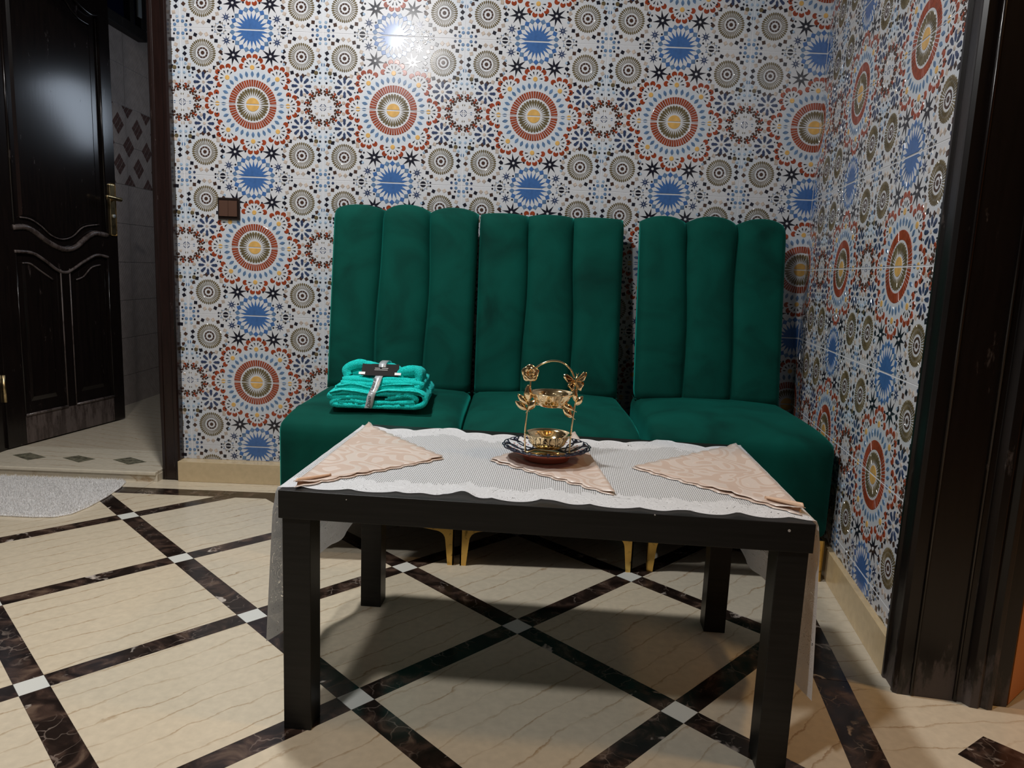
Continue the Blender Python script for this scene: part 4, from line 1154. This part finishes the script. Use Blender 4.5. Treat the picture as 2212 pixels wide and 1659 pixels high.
# butterfly
BC = Vector(S(.1690, .6215, -0.003))
q = MB(); q.tube([BC+Vector((0.003, -0.002, 0.011)), BC+Vector((0.0012, -0.003, 0.004)), BC+Vector((-0.0005, -0.003, -0.006)), BC+Vector((-0.002, -0.002, -0.013))], [0.0012, 0.0022, 0.0019, 0.0009], 8)
for sx in (-1, 1): q.tube([BC+Vector((0.003, -0.002, 0.011)), BC+Vector((0.003+sx*0.003, -0.002, 0.017))], 0.0006, 5)
bf = q.build('butterfly', GOLD, stand)
def wing(outl, lift, sgn):
    q = MB(); n = len(outl); rings = 5; vs = [tuple(BC+Vector((0, -0.003, 0)))]
    for r in range(1, rings+1):
        t = r/rings
        for i, (x, z) in enumerate(outl):
            y = -0.003-lift*t*abs(x)/0.02+0.0007*math.cos(i*2.4)*t
            vs.append(tuple(BC+Vector((x*t, y, z*t))))
    fs = [(0, 1+i, 1+i+1) for i in range(n-1)]
    for r in range(rings-1):
        for i in range(n-1): fs.append((1+r*n+i, 1+(r+1)*n+i, 1+(r+1)*n+i+1, 1+r*n+i+1))
    q.add(vs, fs, 0, True); o = q.build('wing', GOLD, bf, recalc=False); md = o.modifiers.new('thickness', 'SOLIDIFY'); md.thickness = 0.0008
    v = MB()
    for i in range(0, n, 2):
        x, z = outl[i]; v.tube([BC+Vector((x*0.2, -0.0045-lift*0.2*abs(x)/0.02, z*0.2)), BC+Vector((x*0.92, -0.0042-lift*0.92*abs(x)/0.02, z*0.92))], 0.0005, 4)
    v.build('wing_vein', GOLD, o)
upper = [(0.002, 0.003), (0.008, 0.012), (0.0155, 0.0185), (0.0215, 0.0195), (0.0225, 0.014), (0.0195, 0.006), (0.0175, 0.0015), (0.002, -0.001)]
lower = [(0.002, -0.001), (0.0165, 0.0), (0.0175, -0.006), (0.0140, -0.013), (0.0130, -0.0185), (0.0085, -0.0175), (0.0045, -0.011), (0.002, -0.003)]
rot = lambda pts, a: [(x*math.cos(a)-z*math.sin(a), x*math.sin(a)+z*math.cos(a)) for x, z in pts]
wing(rot(upper, 0.05), 0.004, 1); wing(rot(lower, -0.05), 0.004, 1)
wing(rot([(-x, z) for x, z in upper], 0.22), 0.006, -1); wing(rot([(-x, z) for x, z in lower], 0.30), 0.006, -1)

# ------------------------------------------------------------------ towel bundle
TB = (-0.338, -0.402, 0.4355)
tow = empty('towel_bundle', TB, 0.04); tag(tow, 'folded turquoise towels tied with a silver ribbon, black label on top', 'towels')
def pinch(x, y, z):
    g = math.exp(-((x+0.022)/0.034)**2)*max(0.0, 1-max(0, y)/0.09)
    return (x, y+0.006*g*min(1, z/0.03), z*(1-0.16*g))
def strip(path, th, y0, y1, name, mat, amp=0.0022, seed=0, slant=0.0, ny=18, lead=0.0):
    P = [Vector((a, b, 0)) for a, b in path]; P = smooth_path(P, 5); n = len(P); vs = []; fs = []
    L_, R_ = [], []
    for i, p in enumerate(P):
        t = (P[min(i+1, n-1)]-P[max(i-1, 0)]).normalized(); nn = Vector((-t.y, t.x, 0))
        k = th*(1+0.18*noise.noise(Vector((p.x*30, p.y*30, seed))))
        L_.append(p+nn*k/2); R_.append(p-nn*k/2)
    ring = L_+R_[::-1]; m_ = len(ring)
    for j in range(ny+1):
        f = j/ny; y = y0+(y1-y0)*f
        rnd_ = 0.004*max(0, 1-f*ny/1.5)+0.004*max(0, 1-(1-f)*ny/1.5)      # soft ends
        for i, p in enumerate(ring):
            d = amp*noise.noise(Vector((p.x*38+seed, y*38, p.y*38)))+0.5*amp*noise.noise(Vector((p.x*120+seed, y*120, p.y*120)))
            big = 0.0035*noise.noise(Vector((p.x*13+seed, y*13, 0.3)))
            edge = 0.003*noise.noise(Vector((p.x*40, seed, p.y*40)))+lead*p.y if j in (0, ny) else lead*p.y*(1-f)
            z = max(0.0008, p.y+d+big*min(1, p.y/0.03)-0.010*f*p.y/0.06)
            vs.append(pinch(p.x+d+slant*f*p.y, y+edge, z))
    for j in range(ny):
        for i in range(m_): fs.append((j*m_+i, j*m_+(i+1) % m_, (j+1)*m_+(i+1) % m_, (j+1)*m_+i))
    for j, sg in ((0, 1), (ny, -1)):
        for i in range(n-1):
            fs.append((j*m_+i, j*m_+i+1, j*m_+m_-2-i, j*m_+m_-1-i))
    q = MB(); q.add(vs, fs, 0, True); return q.build(name, mat, tow)
strip([(.030, .034), (.070, .038), (.100, .036), (.108, .027), (.098, .0205), (.06, .0185), (.01, .0195), (-.04, .0195), (-.095, .020), (-.121, .019), (-.126, .011), (-.105, .0072), (-.04, .0070), (.03, .0070), (.105, .0085), (.131, .018), (.133, .036), (.112, .0505), (.05, .0500), (-.02, .0470), (-.09, .0475), (-.128, .041), (-.132, .031), (-.112, .0295), (-.072, .032), (-.03, .033)], 0.0148, 0.0, 0.270, 'bath_towel', TERRY, 0.0026, 1)
strip([(.020, .0265), (.055, .0285), (.086, .0285), (.092, .0265), (.075, .0245), (.03, .0265)], 0.0042, 0.006, 0.20, 'inner_fold', TERRY_HEM, 0.001, 5)
strip([(-.124, .051), (-.06, .056), (.02, .0575), (.09, .0585), (.120, .064), (.112, .0725), (.05, .0725), (-.03, .0705), (-.108, .067)], 0.0135, 0.012, 0.262, 'hand_towel', TERRY, 0.0026, 2, lead=0.25)
strip([(-.133, .0430), (-.10, .0520), (-.03, .0530), (.03, .0560), (.100, .0555), (.132, .0420)], 0.0036, -0.004, 0.15, 'hem', TERRY_HEM, 0.0014, 7)
strip([(-.120, .0600), (-.08, .0665), (-.02, .0660), (.05, .0690), (.100, .0690)], 0.0036, 0.010, 0.15, 'hem', TERRY_HEM, 0.0014, 8, lead=0.2)
strip([(-.096, .080), (-.102, .097), (-.086, .110), (-.056, .117), (-.030, .112), (-.012, .097), (-.014, .084)], 0.024, 0.072, 0.205, 'washcloth', TERRY, 0.0035, 3)
strip([(.000, .082), (.004, .101), (.020, .111), (.040, .105), (.047, .086)], 0.020, 0.078, 0.195, 'washcloth', TERRY, 0.0035, 4)
strip([(.056, .078), (.060, .098), (.080, .107), (.102, .103), (.110, .086), (.106, .072)], 0.023, 0.050, 0.215, 'washcloth', TERRY, 0.0035, 6)
strip([(-.106, .0760), (-.03, .0805), (.05, .0805), (.104, .0770)], 0.014, 0.036, 0.250, 'washcloth', TERRY, 0.0025, 9)
strip([(-.086, .090), (-.058, .097), (-.028, .092)], 0.030, 0.080, 0.195, 'washcloth', TERRY, 0.003, 11)
strip([(.064, .088), (.082, .091), (.102, .086)], 0.028, 0.060, 0.205, 'washcloth', TERRY, 0.003, 12)
# ribbon round the bundle
rp = [(-0.001, 0.001), (-0.003, 0.014), (-0.003, 0.034), (0.001, 0.047), (0.010, 0.056), (0.018, 0.068), (0.034, 0.0865), (0.060, 0.093), (0.066, 0.112), (0.080, 0.1215), (0.14, 0.121), (0.19, 0.112), (0.245, 0.090), (0.275, 0.060), (0.278, 0.001)]
rps = smooth_path([Vector((a, b, 0)) for a, b in rp], 4)
def rib_x(i, n): return -0.026+0.030*min(1.0, i/n*1.9)
q = MB(); n = len(rps); vs = []
for i, p in enumerate(rps):
    c = rib_x(i, n)
    vs += [(c-0.0105, p.x, p.y), (c+0.0105, p.x, p.y)]
q.add(vs, [(2*i, 2*i+1, 2*i+3, 2*i+2) for i in range(n-1)], 0, True)
rib = q.build('ribbon', SILVER, tow); md = rib.modifiers.new('thickness', 'SOLIDIFY'); md.thickness = 0.0006
def script_text(body, size, loc, rot):
    cu = bpy.data.curves.new('lettering', 'FONT'); cu.body = body; cu.size = size; cu.extrude = 0.00015; cu.shear = 0.35; cu.align_x = 'CENTER'; cu.align_y = 'CENTER'
    tmp = bpy.data.objects.new('lettering_curve', cu); COL.objects.link(tmp)
    bpy.context.view_layer.update()
    me = bpy.data.meshes.new_from_object(tmp.evaluated_get(bpy.context.evaluated_depsgraph_get()))
    bpy.data.objects.remove(tmp); me.materials.clear(); me.materials.append(INK)
    o = obj('lettering', me, rib, loc, rot); return o
def frame_rot(xaxis, normal):
    x = Vector(xaxis).normalized(); zz = Vector(normal).normalized(); y = zz.cross(x).normalized(); x = y.cross(zz)
    return Matrix((x, y, zz)).transposed().to_euler()
script_text('Diana', 0.0145, (-0.0225, -0.0042, 0.020), frame_rot((0.06, 0, 1), (0, -1, 0)))
script_text('Diana B', 0.0150, (-0.0150, 0.0135, 0.0640), frame_rot((0.16, 0.75, 1), (0, -1, 0.75)))
# black label card
lab = MB(); lab.box(-0.053, 0.053, -0.0007, 0.0007, 0.0, 0.044)
lb = lab.build('label', LABELM, tow, (-0.000, 0.042, 0.0890), (math.radians(-48), 0, 0.02))
for sx in (-1, 1): box_obj('card_end', (sx*0.051-0.009, sx*0.051+0.009, -0.0018, -0.0006, 0.003, 0.012), WHITE_P, lb)
for k, (x0, x1, z) in enumerate(((-0.016, -0.002, 0.0265), (0.004, 0.022, 0.0265), (-0.017, 0.021, 0.0205))):
    box_obj('printed_line', (x0, x1, -0.0011, -0.0006, z, z+0.0016), PRINT, lb)

# ------------------------------------------------------------------ rug by the door
rug_o = [(-2.10, 0.185), (-1.62, 0.192), (-1.40, 0.196), (-1.378, 0.180), (-1.362, 0.110), (-1.352, 0.0), (-1.352, -0.10), (-1.366, -0.175), (-1.400, -0.208), (-1.460, -0.216), (-1.60, -0.214), (-2.10, -0.205)]
rug = empty('door_mat', (-1.70, 0.0, 0.0)); tag(rug, 'pale grey shaggy mat on the floor before the open door', 'rug')
rl = [(x+1.70, y) for x, y in rug_o]
q = MB(); q.prism(rl, 0.0004, 0.006); q.build('backing', RUG, rug, bevel=0.002)
def inside(p, poly):
    c = False
    for i in range(len(poly)):
        (x1, y1), (x2, y2) = poly[i], poly[i-1]
        if (y1 > p[1]) != (y2 > p[1]) and p[0] < (x2-x1)*(p[1]-y1)/(y2-y1)+x1: c = not c
    return c
q = MB(); R_ = random.Random(5)
for k in range(26000):
    x, y = R_.uniform(-0.40, 0.355), R_.uniform(-0.225, 0.205)
    if not inside((x, y), rl): continue
    a = R_.uniform(0, 2*PI); h = R_.uniform(0.006, 0.012); ln = R_.uniform(0.0, 0.006); b = R_.uniform(0, 2*PI); wd = 0.0011
    dx, dy = math.cos(a)*wd, math.sin(a)*wd; ex, ey = math.cos(b)*ln, math.sin(b)*ln
    i = len(q.v); q.v += [(x-dx, y-dy, 0.005), (x+dx, y+dy, 0.005), (x+ex, y+ey, 0.005+h)]; q.f.append((i, i+1, i+2)); q.mi.append(0); q.sm.append(False)
tag(q.build('pile', RUG, rug, recalc=False), kind='stuff')
